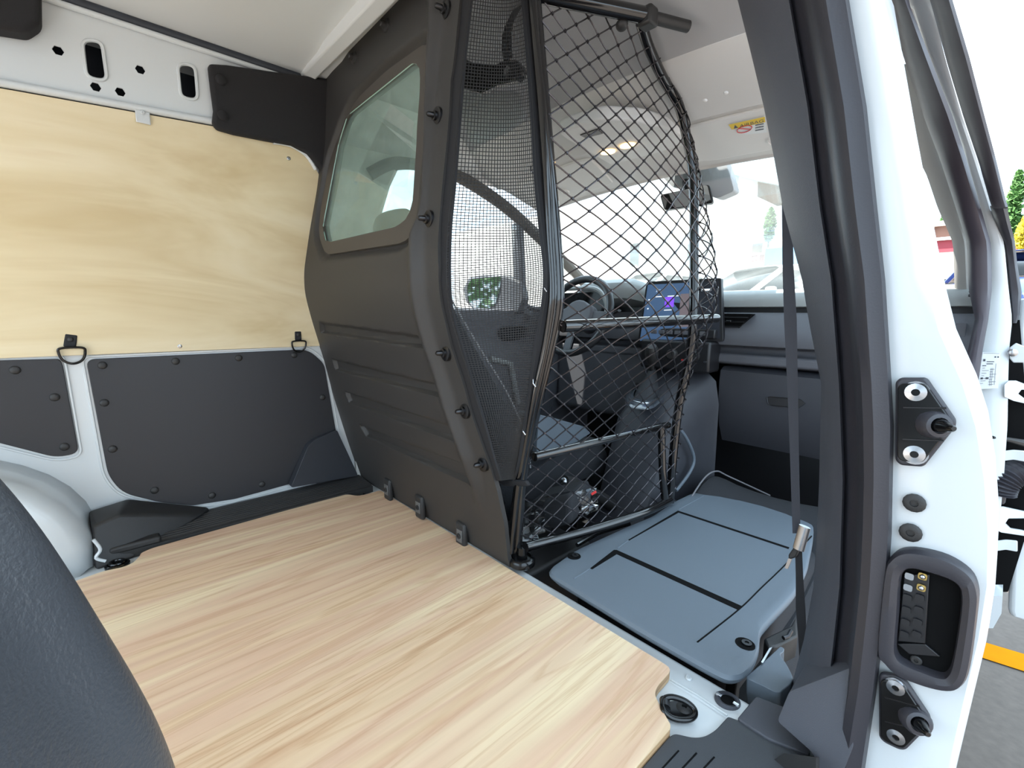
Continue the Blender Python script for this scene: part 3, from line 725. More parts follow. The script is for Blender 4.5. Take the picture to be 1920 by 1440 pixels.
# floor of the cab and seat box
cf = MB(); cf.box((.95, 0, -.38), (1.8, 1.5, .04)); cab_floor = cf.build('floor', mat('cab_carpet', (30, 30, 32), .95, bump=.6, bscale=300), label='black carpeted floor of the driver cab', kind='structure')
m = MB(); m.box((.032, 0, -.20), (.012, 1.46, .30)); m.build('riser', 'black', cab_floor)

# ================================================================== SEAT BELT
bt = T('seat_belt', 'dark grey seat belt hanging down in front of the door pillar', 'seat belt', P(1500, 1180, x=.16))
bl = [(300, 1466, 1486, .175), (395, 1466, 1486, .175), (500, 1467, 1488, .17), (600, 1470, 1494, .165), (720, 1476, 1496, .16), (850, 1481, 1498, .15), (1000, 1486, 1501, .14)]
m = MB(); m.grid([[P(l, v, x=x), P(r_, v, x=x+.004), P(r_, v, x=x+.006), P(l, v, x=x+.002)] for v, l, r_, x in bl], cv=True, caps=True); m.build('webbing', 'beltm', bt)
m = MB(); m.grid([[P(l, v, x=x), P(r_, v, x=x+.004), P(r_, v, x=x+.006), P(l, v, x=x+.002)] for v, l, r_, x in [(1010, 1490, 1503, .142), (1080, 1492, 1506, .145), (1140, 1492, 1510, .15), (1185, 1496, 1512, .155), (1260, 1500, 1514, .16)]], cv=True, caps=True); m.build('webbing', 'strap', bt)
m = MB(); m.tube([P(1509, 987, x=.13), P(1497, 1030, x=.13)], .009, 10, flat=.5); m.build('tongue_grip', 'metal', bt, label='silver edge of the belt tongue')
m = MB(); m.prism(roundpoly([P(1489, 1025, x=.135), P(1500, 1028, x=.135), P(1492, 1046, x=.135), P(1479, 1050, x=.135), P(1477, 1042, x=.135)], .004, 2), (.014, 0, 0)); m.build('tongue', 'black', bt, bevel=.003)
m = MB(); m.prism([P(1478, 1047, x=.137), P(1485, 1047, x=.137), P(1477, 1067, x=.137), P(1471, 1065, x=.137)], (.003, 0, 0)); m.build('latch_plate', 'metal', bt)

# ================================================================== DOOR PILLAR (right)
VR = [-80, 0, 100, 200, 300, 390, 525, 620, 720, 800, 900, 1000, 1100, 1200, 1300, 1440, 1560]
def itp(tab): a_ = sorted(tab.items()); return lambda v: float(np.interp(v, [k for k, _ in a_], [q for _, q in a_]))
trL = itp({-80: 1366, 0: 1383, 100: 1408, 200: 1432, 300: 1452, 390: 1468, 525: 1504, 600: 1516, 720: 1540, 800: 1538, 950: 1535, 1100: 1525, 1200: 1507, 1300: 1480, 1440: 1450, 1560: 1420})
grL = itp({-80: 1470, 0: 1483, 200: 1518, 390: 1541, 525: 1562, 720: 1577, 900: 1584, 1100: 1578, 1300: 1556, 1440: 1530, 1560: 1508})
seR = itp({-80: 1579, 0: 1592, 200: 1625, 390: 1645, 525: 1660, 720: 1672, 800: 1676, 1000: 1672, 1100: 1665, 1200: 1655, 1300: 1643, 1440: 1622, 1560: 1600})
whR = itp({-80: 1641, 0: 1655, 200: 1690, 390: 1726, 525: 1752, 622: 1776, 720: 1820, 800: 1845, 900: 1861, 1000: 1868, 1100: 1866, 1200: 1850, 1255: 1836, 1300: 1826, 1440: 1793, 1560: 1764})
def loft(cols, m, name, parent=None, vr=VR, **kw):
    """cols(v) -> list of points, closed ring per row"""
    return MB().grid([cols(v) for v in vr], cv=True, caps=True).build(name, m, parent, **kw)
pil = loft(lambda v: [P(seR(v)-25, v, x=.004), P(seR(v)-6, v, x=.002), P((seR(v)*.6+whR(v)*.4), v, x=-.002), P(whR(v)-16, v, x=-.001), P(whR(v)-5, v, x=.003), P(whR(v), v, x=.010), P(whR(v), v, x=.010)+Vector((.13, .0, 0)), P(seR(v)-25, v, x=.004)+Vector((.13, 0, 0))], 'white', 'wall_right', label='white painted body pillar between front door and sliding door', kind='structure')
lowt = [v for v in VR if v <= 1340]+[1345]
tr = T('pillar_trim', 'dark grey plastic trim on the inner side of the door pillar', 'pillar trim', P(1500, 1345, x=.05))
def trc(v):
    a_, b_ = trL(v), grL(v)
    return [P(a_, v, x=.13), P(a_+6, v, x=.11), P(a_*.7+b_*.3, v, x=.075), P(a_*.35+b_*.65, v, x=.045), P(b_-4, v, x=.03), P(b_, v, x=.04), P(b_, v, x=.12)]
loft(trc, 'trim', 'upper_trim', tr, [v for v in VR if v < 560]+[572])
loft(trc, 'trim', 'lower_trim', tr, [571]+[v for v in VR if v > 600 and v < 1340]+[1345])
m = MB(); m.prism(roundpoly([P(1480, 1296, x=.0), P(1457, 1352, x=-.02), P(1524, 1412, x=-.03), P(1560, 1500, x=-.03), P(1600, 1400, x=-.02), P(1600, 1250, x=0)], .006, 3), (.10, 0, -.0)); m.build('trim_foot', 'trim', tr, bevel=.006, seg=3)
m = MB(); rows = []
for v, l in ((1412, 1470), (1425, 1450), (1445, 1432), (1500, 1410)):
    rows.append([P(l, v, x=-.05), P(1530, v+8, x=-.06), P(1540, v+8, x=-.01), P(l, v, x=-.01)])
m.grid(rows, cv=True, caps=True); m.build('step_end', 'black', tr)
sl = loft(lambda v: [P(grL(v)-2, v, x=.05), P(grL(v)+10, v, x=.035), P(grL(v)+24, v, x=.025), P(grL(v)+30, v, x=.004), P(grL(v)*.6+seR(v)*.4, v, x=-.014), P(grL(v)*.4+seR(v)*.6, v, x=-.020), P(grL(v)*.22+seR(v)*.78, v, x=-.017), P(seR(v)-7, v, x=-.016), P(seR(v), v, x=-.004), P(seR(v)-2, v, x=.012), P(seR(v)-20, v, x=.06)], 'rubber', 'door_seal', pil)

def c6(a_, b_): return (1600+a_*.23616, 660+b_*.23611)
def c7(a_, b_): return (1600+a_*.31936, 980+b_*.31944)
XO = (-1, -.12, 0)
def guide(label, cf, outl, scr, rs, base, tip, creases):
    c = P(*cf(*base), x=-.004); t = T('door_guide', label, 'door guide', c)
    o = [P(*cf(*q), x=-.003) for q in outl]
    MB().prism(roundpoly(o, .006, 3), (-.009, 0, 0)).build('base_plate', 'rubber', t, bevel=.003)
    cc = sum(o, Vector())/len(o); inn = [cc+(p-cc)*.88+Vector((-.010, .0, 0)) for p in o]
    MB().prism(roundpoly(inn, .006, 3), (-.003, 0, 0)).build('face_plate', 'blackg', t, bevel=.001)
    for q in scr:
        p = P(*cf(*q), x=-.0125); m = MB(); m.lathe(p, (-1, 0, 0), [(rs*1.25, -.001), (rs*1.25, .0012), (rs*1.05, .0012), (rs, .0035), (rs*.4, .0045), (rs*.36, .001), (0, .001)], 20); m.build('screw', 'metal', t)
    b_ = P(*cf(*base), x=-.013); e_ = P(*cf(*tip), x=-.040); ax = (e_-b_); L = ax.length; ax.normalize()
    m = MB(); m.lathe(b_-ax*.004, ax, [(.017, 0), (.016, .010), (.0135, .014), (.0095, .015), (.009, .010), (0, .010)], 20); m.build('collar', 'rubber', t)
    m = MB(); m.lathe(b_, ax, [(.0085, 0), (.0075, L*.5), (.0045, L*.8), (.004, L*.93), (.0025, L), (0, L)], 16); m.build('pin', 'blackg', t)
    for q in creases:
        MB().tube([P(*cf(*q[0]), x=-.0155), P(*cf(*q[1]), x=-.0155)], .0012, 6).build('plate_ridge', 'metald', t)
guide('black door guide with pointed pin and two silver screws, above the contact housing', c6, ((342, 235), (380, 200), (575, 200), (600, 215), (822, 535), (815, 590), (575, 890), (545, 902), (380, 890), (340, 850)), ((498, 318), (487, 808)), .0105, (640, 575), (800, 610), (((395, 440), (740, 445)), ((392, 692), (720, 705))))
guide('black door guide with pointed pin and two silver screws, below the contact housing', c7, ((155, 885), (172, 865), (270, 880), (312, 908), (458, 1125), (455, 1172), (312, 1315), (275, 1312), (190, 1272), (157, 1240)), ((250, 962), (252, 1250)), .0095, (365, 1155), (440, 1245), (((185, 1025), (390, 1080)), ((185, 1165), (390, 1215))))
for q, lb in ((c6(485, 1197), 'black countersunk screw in the white pillar, nearer the upper door guide'), (c6(455, 1432), 'black countersunk screw in the white pillar, nearer the contact housing')):
    m = MB(); screw(m, P(*q, x=-.003), (-1, 0, 0), .0115, .004); m.build('pillar_screw', 'black', label=lb, cat='screw')
# contact housing
ho = T('contact_housing', 'black rubber-framed recess with electric contacts in the white pillar', 'contact housing', P(*c7(450, 850), x=0))
ro = [P(*c7(*q), x=-.004) for q in ((195, 260), (225, 195), (290, 150), (400, 148), (560, 190), (690, 275), (738, 375), (735, 500), (690, 820), (640, 930), (560, 957), (420, 930), (270, 870), (190, 800), (150, 740), (165, 500))]
ri = [P(*c7(*q), x=-.004) for q in ((285, 320), (312, 262), (360, 252), (430, 268), (560, 310), (620, 350), (637, 410), (625, 560), (585, 790), (555, 860), (515, 872), (420, 840), (300, 790), (262, 740), (262, 660), (275, 500))]
A_, B_ = catmull(ro, 4, True), catmull(ri, 4, True)
rows = [[a_+Vector((.002, 0, 0)), a_+Vector((-.010, 0, 0)), a_.lerp(b_, .12)+Vector((-.016, 0, 0)), a_.lerp(b_, .5)+Vector((-.018, 0, 0)), a_.lerp(b_, .9)+Vector((-.015, 0, 0)), b_+Vector((-.010, 0, 0)), b_+Vector((.002, 0, 0))] for a_, b_ in zip(A_, B_)]
MB().grid(rows, cu=True, cv=True).build('rubber_frame', 'rubber', ho)
MB().prism(B_, (-.0012, 0, 0)).build('recess_floor', 'slot', ho)
cp = [P(*c7(*q), x=-.006) for q in ((300, 300), (450, 300), (425, 705), (262, 690))]
MB().prism(cp, (-.003, 0, 0)).build('contact_plate', 'dashd', ho, bevel=.001)
lg = [P(*c7(*q), x=-.006) for q in ((258, 702), (425, 705), (515, 780), (330, 765))]
MB().prism(lg, (-.004, 0, 0)).build('ledge', 'dashd', ho, bevel=.001)
for i in range(6):
    for j in range(2):
        u, v = (330+78*j-8*i, 312+66*i) if i < 2 else (318+72*j-6*(i-2), 438+(i-2)*72)
        p = P(*c7(u, v), x=-.0095); m = MB(); m.prism([p+Vector((0, a_, b_)) for a_, b_ in rrect(.0085, .0085, .002, 2)], (-.0025, 0, 0))
        cb = m.build('contact_pad', ('metal' if j == 0 else 'brass') if i < 2 else 'dashd', ho)
        if j == 1 and i < 2:
            m = MB(); dome(m, p+Vector((-.0025, 0, 0)), (-1, 0, 0), .0032, .003); m.build('contact_tip', 'metal', cb)
m = MB(); screw(m, P(*c7(370, 805), x=-.006), (-1, 0, 0), .006); m.build('screw', 'black', ho)

# ================================================================== right floor corner
def cb(a_, b_): return (1160+a_*.25, 1140+b_*.25)
stp = [P(*cb(*q), z=-.010) for q in ((820, 810), (905, 842), (1130, 980), (1280, 1045), (1500, 1180), (1500, 1400))]+[Vector((-.45, -.80, -.010)), Vector((-.45, -.625, -.010))]+[P(*cb(*q), z=-.010) for q in ((170, 1200), (375, 965), (420, 938), (560, 970), (640, 963), (720, 918))]
stp[5] = Vector((-.12, -.84, -.01))
stp_o = T('step_panel', 'black plastic step panel in the sliding door entrance', 'step panel', (-.2, -.72, -.02))
MB().prism(roundpoly(stp, [.004, .002, 0, 0, 0, 0, 0, 0, 0, .006, .012, .015, .015, .01], 3), (0, 0, -.012)).build('panel', mat('step_plastic', (66, 68, 72), .5, bump=.35, bscale=800), stp_o, bevel=.002)
for q in (((450, 1072), (250, 1290)), ((585, 1090), (400, 1290)), ((718, 1120), (560, 1290))):
    MB().tube([P(*cb(*q[0]), z=-.0105), P(*cb(*q[1]), z=-.0105)], .0014, 6).build('groove', 'slot', stp_o)
MB().prism(roundpoly([P(*cb(*q), z=-.006) for q in ((888, 826), (1030, 658), (1320, 770), (1420, 1000), (1440, 1100), (1290, 1045), (1130, 982))], .004, 2), (0, 0, -.012)).build('step_plate', 'trim', stp_o, bevel=.002)
MB().tube([P(*cb(*q), z=-.0165) for q in ((395, 540), (600, 660), (815, 805))], .0022, 6).build('floor_swage', 'white', floor)
# oval grommet
gro = T('floor_grommet', 'black oval buckle receiver set into the white floor edge', 'grommet', P(*cb(815, 690), z=-.018))
def ell(cx, cy, ax, ay, ang, z, n=28):
    return [P(*cb(cx+ax*math.cos(t)*math.cos(ang)-ay*math.sin(t)*math.sin(ang), cy+ax*math.cos(t)*math.sin(ang)+ay*math.sin(t)*math.cos(ang)), z=z) for t in np.linspace(0, 2*math.pi, n+1)[:-1]]
e1, e2, e3 = (ell(817, 689, 105, 60, .42, -.014), ell(817, 689, 84, 42, .42, -.010), ell(820, 690, 62, 34, .42, -.014))
MB().grid([[p+Vector((0, 0, -.006)) for p in e1], e1, e2, e3], cv=True, caps=False).build('rim', 'trim', gro)
MB().prism(e3, (0, 0, -.003)).build('receiver', 'slot', gro)
for q in ((752, 650), (880, 722)): MB().box(P(*cb(*q), z=-.009), (.006, .010, .004)).build('clip', 'metal', gro, bevel=.001)
# lashing eye
le = T('floor_lashing_point', 'black lashing eye bolted to the white floor at the sliding door', 'lashing point', P(*cb(460, 770), z=-.02))
MB().tube(catmull([P(*cb(*q), z=z) for q, z in (((335, 690), .002), ((395, 668), .004), ((490, 695), .002), ((560, 750), -.004), ((572, 800), -.008), ((530, 835), -.009), ((450, 838), -.008), ((385, 815), -.005), ((335, 765), 0))], 5, True), .0048, 10, closed=True).build('ring', 'blackg', le)
p = P(*cb(490, 775), z=-.019); m = MB(); m.lathe(p, (0, 0, 1), [(.014, 0), (.014, .006), (.011, .009), (.0045, .010), (.004, .005), (0, .005)], 18); m.build('bolt', 'black', le)
MB().prism([P(*cb(*q), z=-.012) for q in ((345, 700), (445, 690), (545, 790), (480, 840), (400, 800))], (0, 0, -.006)).build('bracket', 'metald', le, bevel=.001)
MB().tube([P(*cb(345, 690), z=-.002), P(*cb(350, 755), z=-.002)], .0085, 12).build('hinge_sleeve', 'metald', le)

# ================================================================== foreground: rear door-frame seal next to the camera
fg_px = [(-60, 800), (0, 868), (60, 935), (130, 1032), (200, 1150), (262, 1252), (312, 1345), (347, 1440), (365, 1520), (380, 1600)]
rows = []
for u, v in fg_px:
    p = P(u, v, y=-.66); n_ = Vector((.55, 0, .45)).normalized()
    rows.append([p+Vector((-.030, .045, -.02)), p+Vector((-.012, .022, -.006)), p, p+Vector((-.006, -.018, .002)), p+Vector((-.020, -.030, .0)), p+Vector((-.026, -.055, -.004)), p+Vector((-.045, -.10, -.012)), p+Vector((-.09, -.13, -.04)), p+Vector((-.16, -.13, -.10)), p+Vector((-.16, .03, -.10))])
mb = MB(); mb.grid(rows, cv=True, caps=True); mb.build('door_frame_trim', mat('frame_rubber', (64, 66, 70), .34, bump=.25, bscale=500), label='curved black rubber trim at the rear edge of the sliding door opening', cat='door trim', sub=2)

# ================================================================== CAB: roof
def arch(y): return .04*(1-(y/.66)**2)
def across(prof, m, name, parent=None, y0=-.66, y1=.66, n=13, th=.012, ar=1, **kw):
    rows = []
    for y in np.linspace(y0, y1, n):
        rows.append([Vector((x, y, z+arch(y)*ar)) for x, z in prof]+[Vector((x, y, z+arch(y)*ar+th)) for x, z in reversed(prof)])
    return MB().grid(rows, cv=True, caps=True).build(name, m, parent, **kw)
hl = across([(-.065, 1.35), (.10, 1.345), (.30, 1.325), (.42, 1.290), (.455, 1.262)], 'linerd', 'ceiling', label='dark grey fabric headliner over the front seats', kind='structure')
across([(.455, 1.260), (.47, 1.245), (.55, 1.205), (.635, 1.165), (.645, 1.17)], 'liner', 'overhead_shelf', hl)
across([(.645, 1.172), (.70, 1.162), (.90, 1.108), (.905, 1.10)], 'liner', 'roof_header', hl)
m = MB()
for q in ((1322, 188), (1361, 174)): m = MB(); dome(m, P(*q, z=1.175), (-.3, 0, -1), .006, .004); m.build('push_pin', 'liner', hl)
# roof side trim and grab bracket seen through the net
rs = T('belt_guide', 'black seat belt guide bracket under the roof behind the net', 'belt guide', P(915, 140, x=.12))
def cp2(a_, b_): return (560+a_*.25, b_*.25)
m = MB(); m.prism(roundpoly([P(*cp2(*q), x=.12) for q in ((1180, 450), (1250, 440), (1300, 470), (1480, 480), (1530, 450), (1620, 440), (1670, 500), (1675, 550), (1640, 600), (1480, 640), (1360, 700), (1190, 650))], .006, 2), (.02, 0, 0)); m.build('bracket', 'blackg', rs, bevel=.004)
m = MB(); m.lathe(P(*cp2(1570, 540), x=.12), (-1, 0, 0), [(.013, 0), (.013, .004), (.006, .005), (.005, .002), (0, .002)], 16); m.build('bolt', 'metal', rs)
m = MB(); m.ribbon(catmull([P(*cp2(*q), x=.125) for q in ((1570, 450), (1560, 300), (1580, 180), (1640, 60), (1660, -40))], 4), (0, .017, 0), (.001, 0, 0)); m.build('strap', 'strap', rs)
m = MB(); m.prism(roundpoly([P(*q, x=.16) for q in ((880, -20), (955, -20), (955, 15), (920, 19), (882, 12))], .006, 2), (.05, 0, 0)); m.build('roof_pad', 'felt', rs, bevel=.006)
# driver headrest high behind the net
# ------------------------------------------------------------------ visors, console, mirror
def visor(y0, y1, label, name='sun_visor'):
    t = T(name, label, 'sun visor', ((.67), (y0+y1)/2, 1.17))
    rows = []
    for y in np.linspace(y0, y1, 9):
        e = min(1, min(y-y0, y1-y)/.02+.3); pr_ = [(.665+.02*(1-e), 1.163), (.75, 1.138), (.845-.03*(1-e), 1.108), (.85-.03*(1-e), 1.114), (.75, 1.153), (.665+.02*(1-e), 1.172)]
        rows.append([Vector((x, y, z+arch(y)*.9)) for x, z in pr_])
    MB().grid(rows, cv=True, caps=True).build('flap', 'visor', t, bevel=.003)
    yc = (y0+y1)/2; m = MB(); m.lathe((.80, yc*1.05, 1.118+arch(yc)*.9), (-.3, 0, -1), [(.018, -.004), (.018, .003), (.014, .004), (.0135, .001), (0, .001)], 18); m.build('button', 'visor', t)
    return t
v1 = visor(-.585, -.14, 'light grey sun visor with a yellow airbag warning label')
v2 = visor(.20, .60, 'light grey sun visor on the driver side')
def on_visor(u, v): return solve(u, v, lambda p: p[2]-((1.163-(p[0]-.665)*.297)+arch(p[1])*.9-.0015))
stq = [on_visor(*q) for q in ((1366, 233), (1434, 218), (1438, 248), (1398, 252))]
sto = MB().prism(stq, (0, 0, -.0006)).build('warning_label', 'paper', v1)
dn = Vector((0, 0, -.0012))
MB().prism([on_visor(*q)+dn for q in ((1366, 233), (1434, 218), (1435, 228), (1372, 242))], (0, 0, -.0003)).build('yellow_band', 'yel', sto)
dn2 = dn*1.5
text('lettering', 'AIRBAG', 'ink', sto, on_visor(1387, 238)+dn2, on_visor(1430, 228)-on_visor(1387, 238), on_visor(1386, 229)-on_visor(1387, 238), .019)
m = MB(); m.prism([on_visor(*q)+dn2 for q in ((1376, 240), (1384, 238), (1378, 233))], (0, 0, -.0002)); m.build('warning_triangle', 'ink', sto)
m = MB(); cc = on_visor(1396, 241)
m.tube([on_visor(1396+14*math.cos(a_), 241+6*math.sin(a_)-.24*14*math.cos(a_))+dn2 for a_ in np.linspace(0, 2*math.pi, 20)[:-1]], .0012, 5, closed=True); m.tube([on_visor(1386, 240)+dn2, on_visor(1406, 241)+dn2], .0012, 5); m.build('ban_symbol', 'redk', sto)
for k in range(3): MB().prism([on_visor(*q)+dn2 for q in ((1416, 233+5*k), (1432, 230+5*k), (1432, 231.5+5*k), (1416, 234.5+5*k))], (0, 0, -.0002)).build('text_line', 'ink', sto)

oc = T('overhead_console', 'light grey overhead console with two lit reading lamps', 'overhead console', (.72, .06, 1.2))
op = [P(*q, z=1.185) for q in ((1046, 250), (1078, 238), (1130, 224), (1200, 228), (1270, 248), (1330, 283), (1337, 298), (1320, 312), (1255, 330), (1180, 330), (1110, 290), (1062, 262))]
m = MB(); m.prism(roundpoly(op, .02, 3), (0, 0, .04)); m.build('shell', 'visor', oc, bevel=.008, seg=3)
for q in ((1140, 284), (1177, 272)):
    p = P(*q, z=1.1845); m = MB(); lp = [p+Vector((.022*math.cos(a_)*.9, .026*math.sin(a_), 0)) for a_ in np.linspace(0, 2*math.pi, 20)[:-1]]; m.prism(lp, (0, 0, -.004)); m.build('reading_lamp', 'lamp', oc, label='glowing warm reading lamp')
m = MB(); m.prism([P(*q, z=1.1845) for q in ((1088, 252), (1120, 241), (1130, 249), (1098, 257))], (0, 0, -.003)); m.build('switch', 'dashd', oc)
m = MB(); m.prism([P(*q, z=1.1845) for q in ((1224, 322), (1250, 313), (1258, 322), (1232, 330))], (0, 0, -.003)); m.build('display', 'dashd', oc)

rm = T('rear_view_mirror', 'rear view mirror hanging at the top of the windscreen', 'mirror', P(1290, 345, x=.98))
mp = [P(*q, x=.94) for q in ((1237, 365), (1330, 345), (1338, 380), (1245, 394))]
m = MB(); m.prism(roundpoly(mp, .012, 4), (.03, .01, 0)); m.build('housing', 'dashd', rm, bevel=.006)
cm = sum(mp, Vector())/4; m = MB(); m.prism(roundpoly([cm+(p-cm)*.93+Vector((-.002, 0, 0)) for p in mp], .010, 4), (.0015, 0, 0)); m.build('mirror_glass', 'mirror', rm)
m = MB(); sp = [P(*q, x=1.0) for q in ((1240, 330), (1325, 300), (1356, 293), (1368, 325), (1377, 358), (1345, 372), (1290, 352), (1262, 352))]; m.prism(roundpoly(sp, .012, 3), (.05, 0, .0)); m.build('sensor_cover', 'linerd', rm, bevel=.008)
m = MB(); m.tube([P(1285, 340, x=1.0), P(1288, 362, x=.965)], .012, 8); m.build('stem', 'dashd', rm)

# ------------------------------------------------------------------ windscreen and pillars
ws = T('window_1', 'large clear windscreen in front of the dashboard', None, (1.3, 0, .78), kind='structure')
rows = []
for y in np.linspace(-.68, .70, 11):
    c_ = 1-(y/.7)**2; rows.append([Vector((.90+.02*c_, y*.92, 1.12+arch(y))), Vector((1.30+.06*c_, y*.97, .96+.01*c_)), Vector((1.70+.10*c_, y, .735))])
MB().grid(rows).build('pane', 'glass', ws, sol=.004)
# left side: door with window and pillars
dl = T('door_1', 'driver door with window, seen through the net', None, (.6, .78, -.3), kind='structure')
m = MB(); rows = []
for x in (.08, .3, .6, .9, 1.12):
    rows.append([Vector((x, y, z)) for y, z in ((.80, .655), (.745, .66), (.725, .65), (.72, .60), (.735, .55), (.72, .48), (.70, .42), (.70, .30), (.74, .1), (.74, -.35), (.82, -.35))])
m.grid(rows, cv=True, caps=True); m.build('door_panel', 'dash', dl)
vp = [(.72, .57), (.86, .57), (.88, .545), (.85, .52), (.73, .51), (.70, .54)]
m = MB(); m.prism(roundpoly([Vector((x, .728, z)) for x, z in vp], .012, 3), (0, -.008, 0)); hd = m.build('handle_recess', 'dashd', dl, bevel=.002)
m = MB(); m.tube(catmull([Vector((x, .716, z)) for x, z in vp], 4, True), .003, 6, closed=True); m.build('handle_rim', 'metald', hd)
m = MB(); m.tube([Vector((.62, .69, .43)), Vector((.74, .685, .40)), Vector((.80, .69, .20))], .014, 8); m.build('grab_handle', 'dasht', dl)
wgl = [(.10, .66), (.11, .95), (.16, 1.10), (.24, 1.155), (.40, 1.165), (.70, 1.09), (.98, .97), (1.22, .85), (1.30, .80), (1.22, .66)]
m = MB(); m.prism([Vector((x, .755-(z-.66)*.12, z)) for x, z in wgl], (0, .003, 0)); m.build('window_pane', 'glass', dl)
ap = [(.06, .70, 1.12), (.14, .695, 1.17), (.25, .69, 1.195), (.42, .69, 1.195), (.70, .695, 1.115), (.98, .71, .99), (1.25, .73, .86), (1.42, .75, .77)]
m = MB(); m.tube(catmull([Vector(p) for p in ap], 6), .030, 10, flat=.8); m.build('pillar_trim', mat('pillar_cloth', (96, 92, 88), .9, bump=.4, bscale=900), dl)
m = MB(); rows = [[Vector((x, y, z)) for x, z in ((.83, .655), (.865, .655), (.835, 1.055), (.805, 1.06))] for y in (.755, .70)]; m.grid(rows, cv=True, caps=True, smooth=False); m.build('quarter_post', 'dash', dl, bevel=.006)
m = MB(); m.tube(catmull([Vector(p) for p in ((.87, .728, .70), (.90, .728, .668), (1.0, .73, .66), (1.2, .74, .66))], 4), .012, 8); m.build('quarter_seal', 'dash', dl)
# rear roof side panel and B pillar on the driver side
ls = T('wall_left_cab', 'light grey inner pillar trim beside the driver', None, (0, .72, 0), kind='structure')
m = MB(); rows = []
for z in (-.3, .2, .6, .75, .95, 1.10, 1.20, 1.33):
    xf = .10 if z < 1.0 else .10+(z-1.0)*.5; y = .73 if z < .6 else .735-(z-.6)*.07
    rows.append([Vector((-.13 if z > .4 else -.02, y, z)), Vector((xf-.02, y-.012, z)), Vector((xf, y+.01, z)), Vector((xf, y+.06, z)), Vector((-.13 if z > .4 else -.02, y+.06, z))])
m.grid(rows, cv=True, caps=True); m.build('pillar_panel', mat('pillar_light', (222, 222, 216), .8, bump=.2, bscale=900), ls)
m = MB(); m.grid([[Vector((x, .66, 1.205)), Vector((x, .62, 1.25)), Vector((x, .60, 1.335)), Vector((x, .70, 1.335)), Vector((x, .72, 1.19))] for x in (-.08, .1, .4, .85)], cv=True, caps=True); m.build('roof_side_trim', 'liner', ls)
rows = [[P(u, v, x=x) for u, v, x in r_] for r_ in (((846, 170, .28), (866, 215, .26), (880, 282, .25)), ((920, 168, .30), (925, 205, .28), (910, 270, .27)), ((985, 168, .32), (990, 200, .30), (995, 232, .29)))]
m = MB(); m.grid(rows); m.build('roof_corner_pad', 'linerd', ls, sol=.02, sub=2)
# ------------------------------------------------------------------ outside mirror
om = T('door_mirror', 'black door mirror outside the driver window', 'mirror', (.95, .88, .66))
hc = [P(*q, x=.80) for q in ((868, 540), (878, 520), (905, 514), (950, 516), (975, 528), (982, 560), (972, 588), (940, 590), (888, 582), (872, 565))]
m = MB(); m.prism(roundpoly(hc, .01, 3), (.07, .03, 0)); m.build('housing', 'dash', om, bevel=.012, seg=3)
mg = [P(*q, x=.797) for q in ((876, 538), (884, 524), (910, 520), (940, 519), (937, 545), (928, 572), (912, 581), (888, 578), (877, 560))]
m = MB(); m.prism(roundpoly(mg, .008, 3), (-.002, .0, 0)); m.build('mirror_glass', 'mirror', om)
m = MB(); m.tube([P(965, 580, x=.84), P(995, 592, x=.90)], .022, 8); m.build('arm', 'dash', om)

# ------------------------------------------------------------------ DASHBOARD
da = T('dashboard', 'dark grey dashboard with painted sky sheen on top, vents and glove box', 'dashboard', (1.3, 0, -.3))
def ss(a_, b_, x): t = min(1, max(0, (x-a_)/(b_-a_))); return t*t*(3-2*t)
def hump(y): return ss(.10, .30, y)*(1-ss(.52, .66, y))
YS = list(np.linspace(-.845, .71, 50))
rows = []
for y in YS:
    h = hump(y); rows.append([Vector((x, y, z)) for x, z in ((1.80, .735), (1.45, .742+.03*h), (1.24-.02*h, .737+.06*h), (1.17-.06*h, .731+.068*h), (1.145-.07*h, .715+.065*h), (1.135-.07*h, .69+.06*h), (1.135-.06*h, .670+.04*h), (1.20, .660), (1.7, .60))])
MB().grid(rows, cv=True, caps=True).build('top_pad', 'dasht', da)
rows = [[Vector((x, y, z)) for x, z in ((1.20, .672), (1.155, .670), (1.15, .645), (1.20, .64))] for y in (-.84, .70)]
MB().grid(rows, cv=True, caps=True, smooth=False).build('trim_strip', 'dashd', da)
rows = []
for y in YS:
    rows.append([Vector((x, y, z)) for x, z in ((1.20, .648), (1.135, .648), (1.125, .64), (1.085, .575), (1.072, .545), (1.075, .525), (1.12, .518), (1.20, .51))])
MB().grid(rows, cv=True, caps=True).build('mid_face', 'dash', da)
rows = [[Vector((x, y, z)) for x, z in ((1.25, .52), (1.13, .518), (1.125, .495), (1.085, .488), (1.082, .455), (1.13, .445), (1.25, .44))] for y in (-.84, .70)]
MB().grid(rows, cv=True, caps=True, smooth=False).build('ledge', 'dash', da, bevel=.008)
# glove box
rows = []
for y in np.linspace(-.80, -.16, 12):
    rows.append([Vector((x, y, z)) for x, z in ((1.25, .438), (1.11, .438), (1.085, .425), (1.08, .38), (1.085, .30), (1.11, .20), (1.15, .13), (1.3, .10))])
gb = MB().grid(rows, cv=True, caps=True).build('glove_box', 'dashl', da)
hp = [P(*q, x=1.079) for q in ((1438, 745), (1445, 744), (1500, 749), (1510, 756), (1498, 765), (1447, 760), (1440, 757)) ]
MB().prism(roundpoly(hp, .004, 2), (.02, 0, 0)).build('handle', 'dashd', gb)
MB().tube(hp, .0012, 6, closed=True).build('handle_rim', 'metald', gb)
# driver side lower face
MB().box((1.16, .42, .32), (.14, .58, .34)).build('lower_panel', 'dash', da, bevel=.03, seg=3)
MB().box((1.45, -.02, .14), (.1, 1.62, 1.06)).build('firewall', 'dashd', da)
MB().box((1.27, -.815, .12), (.36, .03, 1.0)).build('kick_panel', 'dash', da)
MB().box((1.27, .74, .12), (.36, .03, 1.0)).build('kick_panel', 'dash', da)
